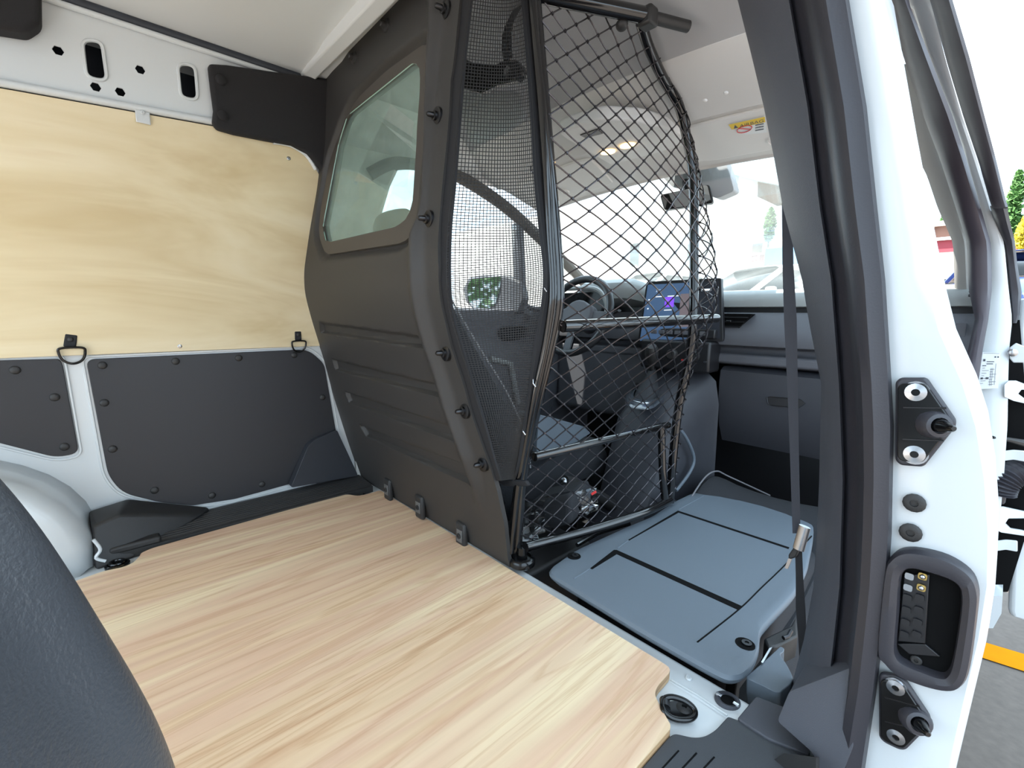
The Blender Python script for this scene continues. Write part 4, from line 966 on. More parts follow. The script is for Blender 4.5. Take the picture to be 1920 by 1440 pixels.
# vents
def vent(px, x, name='air_vent', slats=3):
    q = [P(u, v, x=x) for u, v in px]; t = MB().prism(q, (.03, 0, 0)).build(name, 'slot', da)
    MB().tube(q, .0022, 6, closed=True).build('vent_frame', 'metald', t)
    for k in range(slats):
        f_ = (k+.7)/(slats+.4); a_ = q[0].lerp(q[3], f_); b_ = q[1].lerp(q[2], f_)
        MB().ribbon([a_.lerp(b_, .03), a_.lerp(b_, .97)], (.008, 0, .002), (0, 0, .0012)).build('slat', 'dashd', t)
    a_ = q[0].lerp(q[2], .5); MB().box(a_+Vector((-.006, 0, 0)), (.012, .02, .008)).build('tab', 'metald', t, bevel=.002)
vent(((1352, 588), (1411, 589), (1384, 617), (1346, 617)), 1.095)
vent(((1818, 546), (1826, 546), (1832, 562), (1824, 563)), 1.10, slats=2)
# instrument cluster
CY = P(1095, 570, x=1.05).y-.36
m = MB(); m.prism(roundpoly([Vector((1.055, y+CY, z-.035)) for y, z in ((.24, .64), (.56, .64), (.57, .72), (.52, .775), (.28, .775), (.23, .72))], .03, 4), (.05, 0, 0)); bi = m.build('instrument_cluster', 'blackg', da)
m = MB(); m.tube(catmull([Vector((1.045, y+CY, z-.035)) for y, z in ((.23, .63), (.225, .72), (.28, .785), (.40, .795), (.52, .785), (.575, .72), (.57, .63))], 5), .011, 8); m.build('bezel', 'dasht', bi)
# centre screen
sq = [P(1212, 528, x=1.02), P(1352, 521, x=1.06), P(1356, 640, x=1.06), P(1195, 645, x=1.02)]
m = MB(); m.prism(roundpoly(sq, .008, 3), (.02, 0, 0)); scn = m.build('touch_screen', 'dashd', da, bevel=.004, label='wide touch screen showing a blue menu')
def sp_(a_, b_, d=.0012): return (sq[0].lerp(sq[1], a_)).lerp(sq[3].lerp(sq[2], a_), b_)+Vector((-d, 0, 0))
def quad(a0, b0, a1, b1, m, nm, d): return MB().prism([sp_(a0, b0, d), sp_(a1, b0, d), sp_(a1, b1, d), sp_(a0, b1, d)], (-.0003, 0, 0)).build(nm, m, scn)
quad(.03, .05, .64, .95, 'screen', 'menu_area', .001); quad(.64, .05, .97, .95, 'screend', 'side_area', .001)
quad(.50, .22, .72, .75, 'scr', 'map_tile', .0016); quad(.30, .26, .42, .42, 'scp', 'app_icon', .0022)
text('clock', '21°', 'scw', scn, sp_(.16, .17, .002), sp_(.5, .17)-sp_(.16, .17), sp_(.16, 0)-sp_(.16, 1), .014)
for a0, b0, w_, h in ((.14, .24, .12, .015), (.33, .24, .16, .015), (.30, .46, .10, .013), (.14, .60, .08, .015), (.34, .60, .05, .015), (.14, .70, .10, .015), (.07, .28, .02, .02), (.07, .42, .02, .02), (.07, .56, .02, .02), (.76, .16, .12, .03), (.31, .70, .015, .02), (.42, .70, .015, .02), (.52, .70, .015, .02)):
    quad(a0, b0, a0+w_, b0+h, 'scw', 'menu_text', .0022)
# switch bank and climate controls under the screen
m = MB(); m.box((1.055, .0, .565), (.05, .30, .035)); cb_ = m.build('switch_bank', 'dashd', da, bevel=.005)
for k in range(7): MB().box((1.028, .105-.035*k, .566), (.008, .026, .016)).build('key', 'dash', cb_, bevel=.002)
MB().box((1.05, .0, .475), (.10, .30, .12)).build('lower_panel', 'dashd', cb_, bevel=.01)
for k in range(3):
    m = MB(); m.lathe((1.0, .09-.09*k, .48), (-1, 0, 0), [(.022, 0), (.020, .016), (.017, .020), (0, .020)], 20); m.build('knob', 'black', cb_)
    MB().box((.998, .045-.09*k, .46), (.004, .012, .006)).build('key', 'redk' if k == 1 else 'metal', cb_)

# ------------------------------------------------------------------ STEERING WHEEL
sw = T('steering_wheel', 'black three-spoke steering wheel', 'steering wheel', (1.02, .385, .60))
SC = P(1080, 592, x=.90); ax = Vector((-.93, 0, .37)).normalized(); uu = Vector((0, 1, 0)); vv = ax.cross(uu)
def swp(r, a_, d=0): return SC+(uu*math.cos(a_)+vv*math.sin(a_))*r+ax*d
m = MB(); m.tube([swp(.178, a_) for a_ in np.linspace(0, 2*math.pi, 41)[:-1]], .0165, 12, closed=True); m.build('rim', mat('leather', (40, 41, 44), .38, bump=.15, bscale=600), sw)
sg = -1 if swp(.1, math.pi/2).z > SC.z else 1
hub = [swp(.075 if abs(math.sin(a_)) > .5 else .095, a_, .012) for a_ in np.linspace(0, 2*math.pi, 25)[:-1]]
m = MB(); m.prism(hub, -ax*.05); m.build('airbag_hub', 'dash', sw, bevel=.012, seg=3)
for a_, nm in ((0, 'spoke'), (math.pi, 'spoke'), (math.pi/2*sg, 'spoke')):
    m = MB(); m.ribbon([swp(.07, a_, -.005), swp(.172, a_, -.005)], (swp(1, a_+math.pi/2)-SC)*.022, ax*.008); m.build(nm, 'metald' if a_ == math.pi/2*sg else 'dash', sw, bevel=.004)
m = MB(); m.tube([SC, SC-ax*.12], .045, 12); m.build('column', 'dashd', sw)
for s_ in (1, -1):
    m = MB(); m.tube(catmull([SC-ax*.06+Vector((0, s_*.05, 0)), SC-ax*.05+Vector((0, s_*.14, .02)), SC-ax*.03+Vector((0, s_*.21, .035))], 4), .010, 8, flat=.6); m.build('stalk', 'black', sw)

# ------------------------------------------------------------------ CENTRE CONSOLE
cc = T('centre_console', 'dark centre console with gear selector surround', 'centre console', (.9, 0, -.36))
rows = []
for x, zt, w0 in ((.46, -.20, .08), (.55, -.16, .085), (.66, -.08, .09), (.74, .12, .095), (.80, .26, .10), (.88, .31, .105), (.98, .36, .115), (1.05, .40, .13), (1.068, .41, .14)):
    rows.append([Vector((x, y, z)) for y, z in ((-w0-.04, -.36), (-w0-.03, zt-.12), (-w0-.012, zt-.03), (-w0+.02, zt), (w0-.02, zt), (w0+.012, zt-.03), (w0+.03, zt-.12), (w0+.04, -.36))])
MB().grid(rows, cv=True, caps=True).build('body', 'dashl', cc)
gq = [P(*q, y=.05) for q in ((1172, 690), (1186, 688))]
surr = catmull([P(u, v, z=.318+.0) for u, v in ((1172, 756), (1180, 735), (1205, 706), (1240, 698), (1262, 705), (1256, 730), (1240, 752), (1222, 766), (1195, 767))], 4, True)
cs = sum(surr, Vector())/len(surr)
MB().grid([[p for p in surr], [cs+(p-cs)*.97+Vector((0, 0, .008)) for p in surr], [cs+(p-cs)*.72+Vector((0, 0, .010)) for p in surr], [cs+(p-cs)*.70+Vector((0, 0, -.004)) for p in surr]], cv=True).build('gear_surround', mat('gloss_trim', (70, 76, 84), .2, coat=.5), cc)
MB().tube([cs+(p-cs)*.86+Vector((0, 0, .011)) for p in surr], .003, 6, closed=True).build('chrome_ring', 'metal', cc)
kn = P(1222, 668, y=.06)
rows = [[cs+(p-cs)*f_+(kn-cs)*t for p in surr] for f_, t in ((.68, 0), (.55, .18), (.34, .36), (.2, .52), (.13, .62))]
MB().grid(rows, cv=True).build('gear_boot', 'fabric', cc)
m = MB(); axk = (kn-cs).normalized(); m.tube([cs.lerp(kn, .5), kn], .011, 10); m.lathe(kn-axk*.04, axk, [(.014, 0), (.022, .02), (.027, .05), (.026, .075), (.018, .092), (0, .096)], 18); m.build('gear_knob', 'black', cc)
MB().lathe(P(1170, 928, z=-.10), (0, 0, 1), [(.05, 0), (.05, .006), (.042, .008), (.040, -.02), (0, -.02)], 24).build('cup_holder', 'dashd', cc)
m = MB(); m.tube(catmull([P(*q, y=-.165) for q in ((1262, 790), (1286, 820), (1301, 858), (1293, 886), (1268, 920))], 5), .006, 8); m.build('side_rim', 'seatp', cc)
m = MB(); m.tube(catmull([Vector((.70, .03, -.10)), Vector((.58, .03, -.02)), Vector((.45, .03, .06)), Vector((.38, .03, .09))], 5), [.024]*6+[.021]*10, 12); hb = m.build('handbrake', 'black', cc)
m = MB(); dome(m, Vector((.38, .03, .09)), (-.8, 0, .4), .014, .012); m.build('button', 'metal', hb)

# ------------------------------------------------------------------ DRIVER SEAT
ds = T('driver_seat', 'black fabric driver seat behind the net', 'seat', (.45, .40, -.36))
bk_ = [(.035, .75), (.06, .66), (.14, .52), (.24, .38), (.33, .22), (.36, .10)]
rows = []
for k, (x, z) in enumerate(bk_):
    wd = (.17, .21, .235, .24, .235, .23)[k]; th = (.09, .12, .13, .15, .15, .14)[k]
    ring = []
    for a_ in np.linspace(0, 2*math.pi, 17)[:-1]:
        cx_, sy_ = math.cos(a_), math.sin(a_); ex = abs(cx_)**.6*(1 if cx_ > 0 else -1); ey = abs(sy_)**.5*(1 if sy_ > 0 else -1)
        px_ = x-th/2+ex*th/2+(.03*ey*ey if cx_ > 0 else 0)
        ring.append(Vector((max(px_, g(z)+.035), .40+wd*ey, z)))
    rows.append(ring)
MB().grid(rows, cv=True, caps=True).build('backrest', 'fabric', ds, sub=1)
m = MB(); m.tube(catmull([Vector((x+.012, .40-w_, z)) for (x, z), w_ in zip(bk_, (.155, .195, .225, .232, .228, .222))], 5), .0028, 6); m.build('piping', mat('piping_light', (170, 170, 172), .6), ds)
rows = []
for x, zt in ((.22, .06), (.40, .10), (.60, .13), (.74, .15), (.80, .11), (.81, 0)):
    rows.append([Vector((x, .40+y, zt+z)) for y, z in ((-.25, -.22), (-.26, -.06), (-.235, .015), (-.17, .0), (-.12, -.03), (.12, -.03), (.17, 0), (.235, .015), (.26, -.06), (.25, -.22))])
MB().grid(rows, cv=True, caps=True).build('cushion', 'fabric', ds, sub=1)
MB().box((.45, .40, -.22), (.45, .42, .26)).build('seat_base', 'black', ds, bevel=.02)
hr = MB(); rows = []
for z, th, wd in ((.79, .06, .09), (.81, .08, .115), (.86, .09, .12), (.91, .08, .115), (.94, .05, .09)):
    rows.append([Vector((-.02-(z-.86)*.05+math.cos(a_)*th/2, .38+math.sin(a_)*wd, z)) for a_ in np.linspace(0, 2*math.pi, 17)[:-1]])
hr.grid(rows, cv=True, caps=True).build('headrest', 'fabric', ds, sub=1)
for s_ in (-.05, .05): MB().tube([Vector((.0, .38+s_, .72)), Vector((-.015, .38+s_, .82))], .006, 8).build('headrest_rod', 'metal', ds)
ar = T('arm_box', 'grey storage box lid beside the driver seat', 'storage box', (.45, .10, -.1))
m = MB(); m.prism(roundpoly([P(*q, y=.14) for q in ((1010, 778), (1040, 784), (1095, 800), (1108, 812), (1080, 830), (1006, 850))], .01, 3), (0, .10, 0)); m.build('lid', 'seatp', ar, bevel=.01)

# wrapped parcel between the seats
wr = T('wrapped_parcel', 'black parcel wrapped in clear plastic film between the seats', 'parcel', (.28, -.08, -.08))
b0 = [P(*q, x=.20) for q in ((985, 945), (1068, 930), (1072, 985), (990, 1008))]
m = MB(); m.prism(b0, (.16, .05, 0)); m.build('parcel', 'fabric', wr, bevel=.02, seg=3)
rng = random.Random(3); rows = []
for i in range(15):
    r_ = []
    for j in range(11):
        a_, b_ = i/14, j/10; p = P(982+138*a_+rng.uniform(-2, 2), (938-24*a_)+(72-26*a_)*b_+rng.uniform(-2, 2), x=.165+.12*a_); r_.append(p+Vector((rng.uniform(-.012, .012), 0, rng.uniform(-.006, .006))))
    rows.append(r_)
MB().grid(rows, smooth=False).build('plastic_film', 'film', wr)
MB().prism([P(*q, x=.19) for q in ((1108, 925), (1116, 920), (1118, 924), (1110, 929))], (.002, 0, 0)).build('red_mark', 'redk', wr)
lb = T('paper_label', 'white printed label lying beside the wrapped parcel', 'label', P(1000, 1005, z=-.03))
MB().prism([P(*q, z=-.03) for q in ((981, 988), (1003, 988), (1012, 1014), (978, 1014))], (0, 0, -.002)).build('sheet', 'paper', lb)
for k in range(3): MB().prism([P(*q, z=-.0295) for q in ((983, 1001+4*k), (1006+k, 1001+4*k), (1007+k, 1003+4*k), (983, 1003+4*k))], (0, 0, .0006)).build('print_line', 'ink', lb)
bx = MB(); bx.box((.19, -.04, -.17), (.30, .16, .24)); bx.build('seat_box', 'black', label='black box base under the parcel between the seats', cat='base', bevel=.01)

# ================================================================== RIGHT FRONT: A pillar, seals, open door
def band(tab, m, name, parent=None, d=.05, bulge=0, n=5, **kw):
    """tab rows: v, u_left, u_right, x"""
    vs_ = [r_[0] for r_ in tab]; rows = []
    vv_ = np.linspace(vs_[0], vs_[-1], len(tab)*4)
    for v in vv_:
        l, r_, x = (float(np.interp(v, vs_, [q[k] for q in tab])) for k in (1, 2, 3))
        fr = []
        for k in range(n):
            f_ = k/(n-1); b_ = bulge*(1-(2*f_-1)**4); fr.append(P(l+(r_-l)*f_, v, x=x-b_))
        rows.append(fr+[p+Vector((d, 0, 0)) for p in reversed(fr)])
    return MB().grid(rows, cv=True, caps=True).build(name, m, parent, **kw)
fpil = band([(-60, 1690, 1735, .22), (0, 1698, 1746, .30), (108, 1738, 1772, .50), (217, 1782, 1804, .72), (298, 1808, 1832, .87), (390, 1836, 1862, .98), (457, 1855, 1883, 1.04), (541, 1855, 1891, 1.07), (600, 1848, 1898, 1.06), (655, 1838, 1892, 1.05), (720, 1825, 1890, 1.04), (800, 1820, 1889, 1.03), (900, 1820, 1882, 1.02), (1000, 1815, 1872, 1.01), (1100, 1810, 1866, 1.0), (1180, 1800, 1850, 1.0)], 'white', 'wall_right', None, .08, .006, label='white painted body frame around the front door opening', kind='structure')
band([(-60, 1655, 1688, .18), (0, 1668, 1702, .26), (108, 1694, 1744, .45), (217, 1731, 1786, .66), (298, 1762, 1812, .80), (390, 1792, 1839, .92), (457, 1813, 1858, .98), (541, 1816, 1859, 1.0), (600, 1828, 1852, 1.0), (655, 1815, 1842, .98), (720, 1800, 1833, .96), (800, 1780, 1815, .95)], mat('seal_purple', (58, 52, 60), .45), 'door_seal', fpil, .04, .022, 7)
band([(120, 1672, 1712, .55), (200, 1698, 1736, .76), (298, 1722, 1766, .92), (330, 1738, 1780, .96), (390, 1758, 1797, 1.04), (430, 1776, 1810, 1.09), (457, 1787, 1816, 1.12), (549, 1790, 1820, 1.16)], mat('pillar_beige', (168, 166, 162), .8), 'pillar_cover', fpil, .03, .008)
band([(-60, 1726, 1770, .16), (0, 1744, 1786, .24), (108, 1773, 1818, .42), (217, 1806, 1846, .62), (300, 1834, 1868, .78), (384, 1858, 1888, .92), (388, 1860, 1890, .93)], mat('outer_seal', (58, 53, 60), .5), 'outer_seal', fpil, .03, .016, 7)
band([(386, 1856, 1888, .94), (420, 1868, 1895, 1.0), (452, 1880, 1903, 1.04), (492, 1886, 1907, 1.08), (547, 1890, 1916, 1.1), (590, 1896, 1912, 1.1), (606, 1898, 1906, 1.1)], 'rubber', 'corner_seal', fpil, .03, .01)
band([(600, 1896, 1912, 1.12), (760, 1886, 1925, 1.12), (900, 1872, 1925, 1.12), (1000, 1866, 1925, 1.12), (1110, 1860, 1890, 1.12)], 'slot', 'door_gap_shade', fpil, .02)  # dark band painted as the shade in the gap by the hinges
band([(1118, 1852, 1880, 1.0), (1150, 1846, 1878, 1.0), (1178, 1842, 1862, 1.0)], 'white', 'sill_end', fpil, .08)
# data label on the pillar
lbq = [P(*q, x=1.03) for q in ((1843, 660), (1876, 661), (1872, 727), (1832, 729))]
ll = MB().prism([p+Vector((-.012, 0, 0)) for p in lbq], (.002, 0, 0)).build('data_label', 'paper', fpil)
def lq(a_, b_): return lbq[0].lerp(lbq[1], a_).lerp(lbq[3].lerp(lbq[2], a_), b_)+Vector((-.0125, 0, 0))
for a0, b0, w_, h in [(.12+.4*(k % 2), .42+.035*k, .14+.1*((k*7) % 3), .008) for k in range(14)]+[(.58, .42, .012, .5), (.66, .42, .012, .5), (.80, .3, .012, .6)]:
    MB().prism([lq(a0, b0), lq(a0+w_, b0), lq(a0+w_, b0+h), lq(a0, b0+h)], (-.0004, 0, 0)).build('print_mark', 'ink', ll)
for a0, b0, w_, h in ((.05, .02, .9, .006), (.7, .10, .08, .04), (.85, .10, .08, .04), (.1, .18, .12, .06), (.3, .24, .4, .02), (.3, .30, .35, .02), (.1, .35, .2, .02), (.1, .68, .12, .05), (.35, .68, .15, .05)):
    MB().prism([lq(a0, b0), lq(a0+w_, b0), lq(a0+w_, b0+h), lq(a0, b0+h)], (-.0004, 0, 0)).build('print_mark', 'ink', ll)
# open passenger door
dr = T('front_door', 'white passenger door standing open at the hinges', 'car door', P(1905, 1140, x=1.15))
hx0 = P(1893, 800, x=1.16); dd = Vector((.15, -1, 0)).normalized()
tab = [(560, 1912), (617, 1904), (640, 1905), (700, 1908), (760, 1905), (850, 1900), (950, 1897), (1050, 1893), (1140, 1890), (1152, 1893)]
rows = []
for v, u in tab:
    p = P(u, v, x=1.14); rows.append([p, p+dd*.01+Vector((-.010, 0, 0)), p+dd*.06+Vector((-.012, 0, 0)), p+dd*.09+Vector((.01, 0, 0)), p+dd*.85+Vector((.02, 0, 0)), p+dd*.85+Vector((.12, 0, 0)), p+Vector((.12, -.0, 0))])
MB().grid(rows, cv=True, caps=True).build('door_shell', 'white', dr, bevel=.004)
def hinge(vc, u0, h, nm='hinge'):
    a_ = P(u0, vc-h, x=1.02); b_ = P(u0, vc+h, x=1.02)
    ol = [P(u0, vc-h*.6, x=1.02), P(u0+8, vc-h, x=1.03), P(u0+22, vc-h, x=1.05), P(1925, vc-h*.6, x=1.12), P(1925, vc-h*.1, x=1.12), P(u0+32, vc-h*.1, x=1.08), P(u0+26, vc+h*.3, x=1.06), P(u0+36, vc+h*.7, x=1.09), P(1925, vc+h*.9, x=1.12), P(1925, vc+h*1.3, x=1.12), P(u0+18, vc+h, x=1.05), P(u0, vc+h*.6, x=1.02)]
    MB().prism(ol, (.012, -.0, 0)).build(nm, 'white', dr, bevel=.002)
hinge(733, 1883, 19); hinge(975, 1859, 24)
m = MB(); m.prism([P(*q, x=1.04) for q in ((1893, 652), (1905, 643), (1922, 650), (1922, 680), (1900, 680), (1893, 672))], (.01, 0, 0)); m.build('hinge_bracket', 'white', dr, bevel=.002)
m = MB(); m.lathe(P(1899, 661, x=1.038), (-1, 0, 0), [(.010, 0), (.010, .006), (.006, .008), (0, .008)], 14); m.build('bolt', 'metal', dr)
for v, u in ((856, 1876), (1025, 1862)):
    m = MB(); m.prism(roundpoly([P(*q, x=1.04) for q in ((u, v-9), (u+8, v-10), (u+24, v-12), (u+46, v-10), (u+46, v+10), (u+24, v+6), (u+10, v+8), (u, v+8))], .003, 2), (.008, 0, 0)); m.build('check_bracket', 'white', dr, bevel=.0015)
m = MB(); m.tube([P(1861, 820, x=1.02), P(1890, 824, x=1.06), P(1925, 832, x=1.1)], [.004, .006, .010], 8); m.build('door_check_cable', 'black', dr)
bw_ = catmull([P(1874, 925, x=1.04), P(1880, 908, x=1.04), P(1895, 892, x=1.05), P(1912, 885, x=1.07), P(1930, 878, x=1.09)], 8)
m = MB(); m.tube(bw_, [.030+(.004 if k % 2 else -.002) for k in range(len(bw_))], 14); m.build('cable_bellows', 'rubber', dr)
m = MB(); m.box(P(1872, 912, x=1.05), (.04, .035, .09)); m.build('bellows_socket', 'rubber', dr, bevel=.008)

# ================================================================== OUTSIDE
def gz(x): return -.62 if x < 2.5 else min(.45, -.62+(x-2.5)*.105)
gx = [-40, -6, 0, 2.5, 4, 6, 9, 12.7, 60, 140]
MB().grid([[Vector((x, y, gz(x))) for y in (-80, -10, -2, 0, 4, 20, 90)] for x in gx]).build('ground', 'asphalt', label='grey asphalt of the parking lot', kind='structure', cat=None, flat=True)
ya = [P(*q, z=-.616) for q in ((1848, 1205), (1925, 1228), (1925, 1268), (1842, 1232))]
ydir = (ya[1]-ya[0]); yl = [ya[0]-ydir*2, ya[1]+ydir*10, ya[2]+ydir*10, ya[3]-ydir*2]
MB().prism(yl, (0, 0, .001)).build('lane_marking', 'yellow', label='yellow painted line on the asphalt beside the van', cat='road marking')
def car(loc, ang, paint, label, group=None, s=1.0):
    t = T('parked_car', label, 'car', loc, group=group); R_ = Matrix.Rotation(ang, 3, 'Z'); L0 = Vector(loc)
    def W(p): return L0+R_ @ (Vector(p)*s)
    secs = [(2.0, .35, .35, .55, .70), (1.9, .25, .25, .72, .80), (1.2, .2, .2, .90, .86), (.9, .2, .2, .96, .87), (0, .2, .2, .98, .88), (-1.4, .2, .2, 1.02, .86), (-1.85, .25, .25, 1.0, .80), (-2.0, .4, .4, .85, .72)]
    rows = [[W((x, y*w_, z)) for y, z in ((-.9, zb), (-1, zb+.2), (-1, zt-.15), (-.92, zt), (.92, zt), (1, zt-.15), (1, zb+.2), (.9, zb))] for x, zb, _, zt, w_ in secs]
    MB().grid(rows, cv=True, caps=True).build('body', paint, t, sub=1)
    cab = [(1.0, .93, .80, .94), (.15, 1.42, .62, .70), (-1.0, 1.47, .60, .70), (-1.75, 1.05, .74, .82)]
    def tri(x): return [(1.0, .93), (.2, 1.44), (-.9, 1.48), (-1.45, 1.40), (-1.85, 1.0)]
    gh = [[W((1.02, -.76, .93)), W((1.02, .76, .93)), W((.20, .60, 1.42)), W((.20, -.60, 1.42))], [W((-1.45, -.60, 1.40)), W((-1.45, .60, 1.40)), W((-1.9, .72, 1.0)), W((-1.9, -.72, 1.0))]]
    MB().add(gh[0], [(0, 1, 2, 3)]).build('windscreen', 'glassc', t, sol=.01); MB().add(gh[1], [(0, 1, 2, 3)]).build('rear_window', 'glassc', t, sol=.01)
    rf = [[W((x, y, z)) for y, z in ((-.62, zz), (-.5, zz+.05), (0, zz+.07), (.5, zz+.05), (.62, zz))] for x, zz in ((.22, 1.41), (-.3, 1.45), (-.9, 1.45), (-1.47, 1.38))]
    MB().grid(rf).build('roof', paint, t, sol=.02)
    for sd_ in (-1, 1):
        sw_ = [(.86, .96), (.12, 1.38), (-.28, 1.40), (-.30, .98)], [(-.38, .98), (-.36, 1.40), (-1.1, 1.38), (-1.3, 1.02)]
        for k, q in enumerate(sw_): MB().add([W((x, sd_*(.80-(z-.95)*.40), z)) for x, z in q], [(0, 1, 2, 3)]).build('side_window', 'glassc', t, sol=.01)
        MB().tube([W((1.0, sd_*.78, .93)), W((.18, sd_*.62, 1.41)), W((-1.2, sd_*.62, 1.41)), W((-1.86, sd_*.74, 1.0))], .05*s, 8).build('roof_pillar', paint, t)
        MB().tube([W((-.33, sd_*.80, .96)), W((-.33, sd_*.62, 1.42))], .045*s, 8).build('door_pillar', paint, t)
        MB().box(W((.72, sd_*.95, 1.0)), (.12, .16, .11), R_).build('wing_mirror', paint, t, bevel=.03)
        for wx in (1.25, -1.25):
            m = MB(); m.lathe(W((wx, sd_*.80, .31)), R_ @ Vector((0, sd_, 0)), [(.31, -.1), (.31, .07), (.27, .10), (.19, .10), (.17, .06), (0, .06)], 24); m.build('wheel', 'tyre', t)
        MB().box(W((1.86, sd_*.55, .66)), (.12, .26, .13), R_).build('headlamp', 'glass', t, bevel=.03)
    return t
c1 = P(1430, 545, x=9.0); car((c1.x, c1.y, gz(9.0)), math.radians(152), 'carw', 'white parked hatchback ahead of the van, in front of the low brown building')
c2 = P(1225, 545, x=11.2); car((c2.x, c2.y, gz(11.2)), math.radians(165), 'carw', 'white parked car ahead of the van, half hidden behind the touch screen')
c3 = P(1785, 540, x=21.0); car((c3.x, c3.y, gz(21)), math.radians(190), 'carw', 'white car standing before the red building, seen past the front pillar')
c4_ = P(1935, 520, x=13.0); car((c4_.x, c4_.y, gz(13)), math.radians(200), 'carb', 'dark blue car parked beyond the open passenger door')
# blue truck
tp = P(1455, 500, x=14); bt_ = T('blue_truck', 'truck with a bright blue tarpaulin behind the parked cars', 'truck', (14, tp.y, gz(14)))
a_, b_ = P(1433, 474, x=14), P(1540, 500, x=14)
MB().box(((14.9), (a_.y+b_.y)/2, (a_.z+b_.z)/2), (1.8, abs(a_.y-b_.y), a_.z-b_.z+.3)).build('tarpaulin', 'blue', bt_, bevel=.05)
MB().box(((14.9), (a_.y+b_.y)/2, b_.z-.5), (1.8, abs(a_.y-b_.y)*.95, .5)).build('truck_bed', 'grey', bt_)
for dx_ in (-.7, .7):
    for yy in (a_.y-.4, b_.y+.4): m = MB(); m.lathe((14.9+dx_, yy, gz(14)+.4), (1, 0, 0), [(.4, -.1), (.4, .1), (.2, .12), (0, .12)], 20); m.build('wheel', 'tyre', bt_)
# white hall
hall = T('white_hall', 'large white hall ahead with a pale blue roof edge', 'building', (17, 8, .4))
yr_ = P(1410, 470, x=17).y; zt_ = P(1380, 330, x=17).z
MB().prism([Vector((17, yr_, -.3)), Vector((17, yr_+18, -.3)), Vector((23, yr_+24, -.3)), Vector((23, P(1402, 470, x=23).y, -.3))], (0, 0, zt_+.3)).build('wall', 'wallw', hall)
for u0, u1 in ((1182, 1199), (1210, 1225), (1246, 1258), (1290, 1302), (1346, 1362), (1372, 1382), (1400, 1403)):
    q0, q1 = P(u0, 456, x=16.98), P(u1, 505, x=16.98); w_ = MB(); w_.box((16.98, (q0.y+q1.y)/2, (q0.z+q1.z)/2), (.06, abs(q0.y-q1.y), abs(q0.z-q1.z))); wo = w_.build('window', 'wallw', hall)
    MB().box((16.94, (q0.y+q1.y)/2, (q0.z+q1.z)/2), (.02, abs(q0.y-q1.y)*.85, abs(q0.z-q1.z)*.9)).build('pane', 'glassc' if u0 in (1182, 1290) else mat('pale_pane', (190, 190, 180), .3), wo)
q0, q1 = P(1150, 449, x=16.9), P(1410, 449, x=16.9); MB().box((16.8, (q0.y+q1.y)/2, q0.z), (.3, abs(q0.y-q1.y), .12)).build('window_ledge', 'wallw', hall)
MB().prism([P(*q, x=16.5) for q in ((1290, 240), (1410, 287), (1475, 306), (1490, 352), (1422, 339), (1370, 325), (1290, 306))], (2, 0, 0)).build('roof_edge', 'cyan', hall)
MB().prism([P(*q, x=16.8) for q in ((1421, 340), (1490, 354), (1490, 358), (1420, 369))], (2, 0, 0)).build('roof_underside', 'grey', hall)
# fence before the hall
fn = T('mesh_fence', 'pale fence along the hall behind the parked cars', 'fence', (13.5, 4, .45))
q0, q1 = P(1150, 500, x=13.5), P(1420, 512, x=13.5)
for k in range(22):
    y = q0.y+(q1.y-q0.y)*k/21; MB().box((13.5, y, .45+(q0.z-.45)/2), (.04, .05, q0.z-.45)).build('post', 'wallw', fn)
for f_ in (.3, .95): MB().box((13.5, (q0.y+q1.y)/2, .45+(q0.z-.45)*f_), (.03, abs(q0.y-q1.y), .05)).build('rail', 'wallw', fn)
# low brown and red building
lb_ = T('low_building', 'long low building with brown upper wall and red cladding', 'building', (32, 0, .4))
LY0, LY1 = P(1850, 450, x=32).y, P(1395, 450, x=32).y
zb = [P(1600, v, x=32).z for v in (432, 440, 462, 484, 498)]
for (z1, z0, m_, nm, dx_) in ((zb[0], zb[1], 'wallw', 'roof_edge', -.2), (zb[1], zb[2], 'brick', 'upper_wall', 0), (zb[2], zb[3], 'redw', 'cladding', -.05), (zb[3], .4, 'wallw', 'lower_wall', 0)):
    MB().box((34+dx_, (LY0+LY1)/2, (z0+z1)/2), (4, LY1-LY0, z1-z0)).build(nm, m_, lb_)
for yy in np.linspace(LY0+.2, LY1-.2, 7): MB().box((31.9, yy, (zb[1]+zb[3])/2), (.1, .12, zb[1]-zb[3])).build('white_post', 'wallw', lb_)
MB().box((31.85, (LY0+LY1)/2, zb[2]), (.1, LY1-LY0, .15)).build('white_band', 'wallw', lb_)
q0, q1 = P(1435, 457, x=31.7), P(1480, 470, x=31.7); MB().box((31.6, (q0.y+q1.y)/2, (q0.z+q1.z)/2), (.6, abs(q0.y-q1.y), abs(q0.z-q1.z))).build('awning', 'wallw', lb_)
q0, q1 = P(1416, 447, x=31.7), P(1434, 456, x=31.7); MB().box((31.8, (q0.y+q1.y)/2, (q0.z+q1.z)/2), (.6, abs(q0.y-q1.y), abs(q0.z-q1.z))).build('roof_box', 'grey', lb_)
def sign_tower(u0, u1, v0, v1, x):
    a_, b_ = P(u0, v0, x=x), P(u1, v1, x=x); t = T('sign_tower', 'slim grey sign tower on the roof of the low building', 'sign', (x, a_.y, b_.z))
    MB().box((x, (a_.y+b_.y)/2, (a_.z+b_.z)/2), (.3, abs(a_.y-b_.y)*.45, a_.z-b_.z)).build('panel', 'grey', t); MB().box((x-.05, a_.y, (a_.z+b_.z)/2), (.1, .3, a_.z-b_.z)).build('mast', 'wallw', t)
sign_tower(1736, 1747, 388, 421, 33)
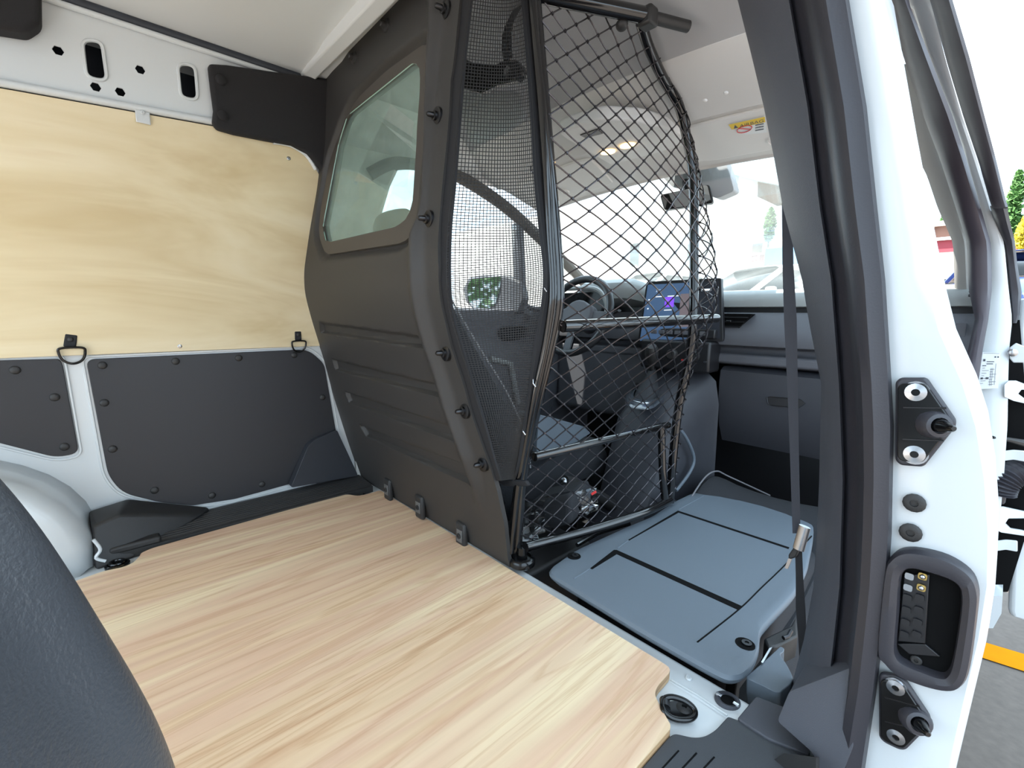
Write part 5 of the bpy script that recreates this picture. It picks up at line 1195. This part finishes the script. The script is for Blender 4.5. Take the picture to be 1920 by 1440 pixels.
def tree(u, v0, v1, wpx, x, mt, label, n=900, seed=1):
    top_, bot = P(u, v0, x=x), P(u, v1, x=x); h = top_.z-bot.z; r_ = abs(P(u-wpx, v1, x=x).y-bot.y); rg = random.Random(seed)
    gz_ = .45; t = T('tree', label, 'tree', (x, bot.y, gz_))
    MB().tube([Vector((x, bot.y, gz_)), Vector((x, bot.y, bot.z+h*.7))], [max(.1, r_*.12), .05], 8).build('trunk', 'bark', t)
    m = MB()
    for k in range(n):
        f_ = rg.random(); rr = r_*(math.sin(math.pi*min(1, f_*.9+.1))**.6)*rg.random()**.5; a_ = rg.uniform(0, 6.283)
        c_ = Vector((x+rr*math.cos(a_), bot.y+rr*math.sin(a_), bot.z+h*f_)); sz = h*.022+.06
        d1 = Vector((rg.uniform(-1, 1), rg.uniform(-1, 1), rg.uniform(-1, 1))).normalized()*sz; d2 = d1.orthogonal().normalized()*sz*.7
        m.add([c_-d1, c_+d2, c_+d1, c_-d2], [(0, 1, 2, 3)])
    m.build('foliage', mt, t, kind='stuff')
tree(1441, 390, 452, 11, 29, 'leaf', 'narrow green poplar rising behind the low brown building', 900, 2)
tree(1776, 392, 430, 16, 39, 'leaf', 'green conifer standing behind the red-clad building', 900, 3)
tree(1886, 325, 480, 16, 26, 'leaf', 'tall green tree beyond the open passenger door', 1200, 4)
tree(1925, 395, 470, 26, 20, 'leafy', 'yellow-green bush in front of the red roofed house', 1200, 5)
tree_ang = None
hs = T('red_house', 'small house with a red roof beyond the yellow bush', 'building', (34, -15, .45))
q0, q1 = P(1895, 430, x=34), P(1960, 470, x=34)
MB().box((36, (q0.y+q1.y)/2, q1.z/2+.3), (3, abs(q0.y-q1.y), q1.z+.6)).build('wall', 'wallw', hs)
MB().prism([Vector((34.3, q0.y+.4, q1.z)), Vector((34.3, q1.y-.4, q1.z)), Vector((34.3, (q0.y+q1.y)/2, P(1925, 412, x=34).z))], (3.4, 0, 0)).build('roof', mat('roof_red', (168, 70, 48), .8), hs)
# greenery behind the van on the driver side (seen in the door mirror)
def bush(loc, r_, h, mt, label, seed):
    rg = random.Random(seed); t = T('hedge_tree', label, 'tree', loc); m = MB(); L = Vector(loc)
    MB().tube([L, L+Vector((0, 0, h*.6))], .15, 8).build('trunk', 'bark', t)
    for k in range(1500):
        d = Vector((rg.gauss(0, 1), rg.gauss(0, 1), rg.gauss(0, 1))).normalized()*rg.random()**.4; c_ = L+Vector((d.x*r_, d.y*r_, h*.6+d.z*h*.42))
        d1 = Vector((rg.uniform(-1, 1), rg.uniform(-1, 1), rg.uniform(-1, 1))).normalized()*.18; d2 = d1.orthogonal().normalized()*.13
        m.add([c_-d1, c_+d2, c_+d1, c_-d2], [(0, 1, 2, 3)])
    m.build('foliage', mt, t, kind='stuff')
bush((-9, 11, -.62), 3, 6, 'leaf', 'leafy green tree behind the van, reflected in the door mirror', 11)
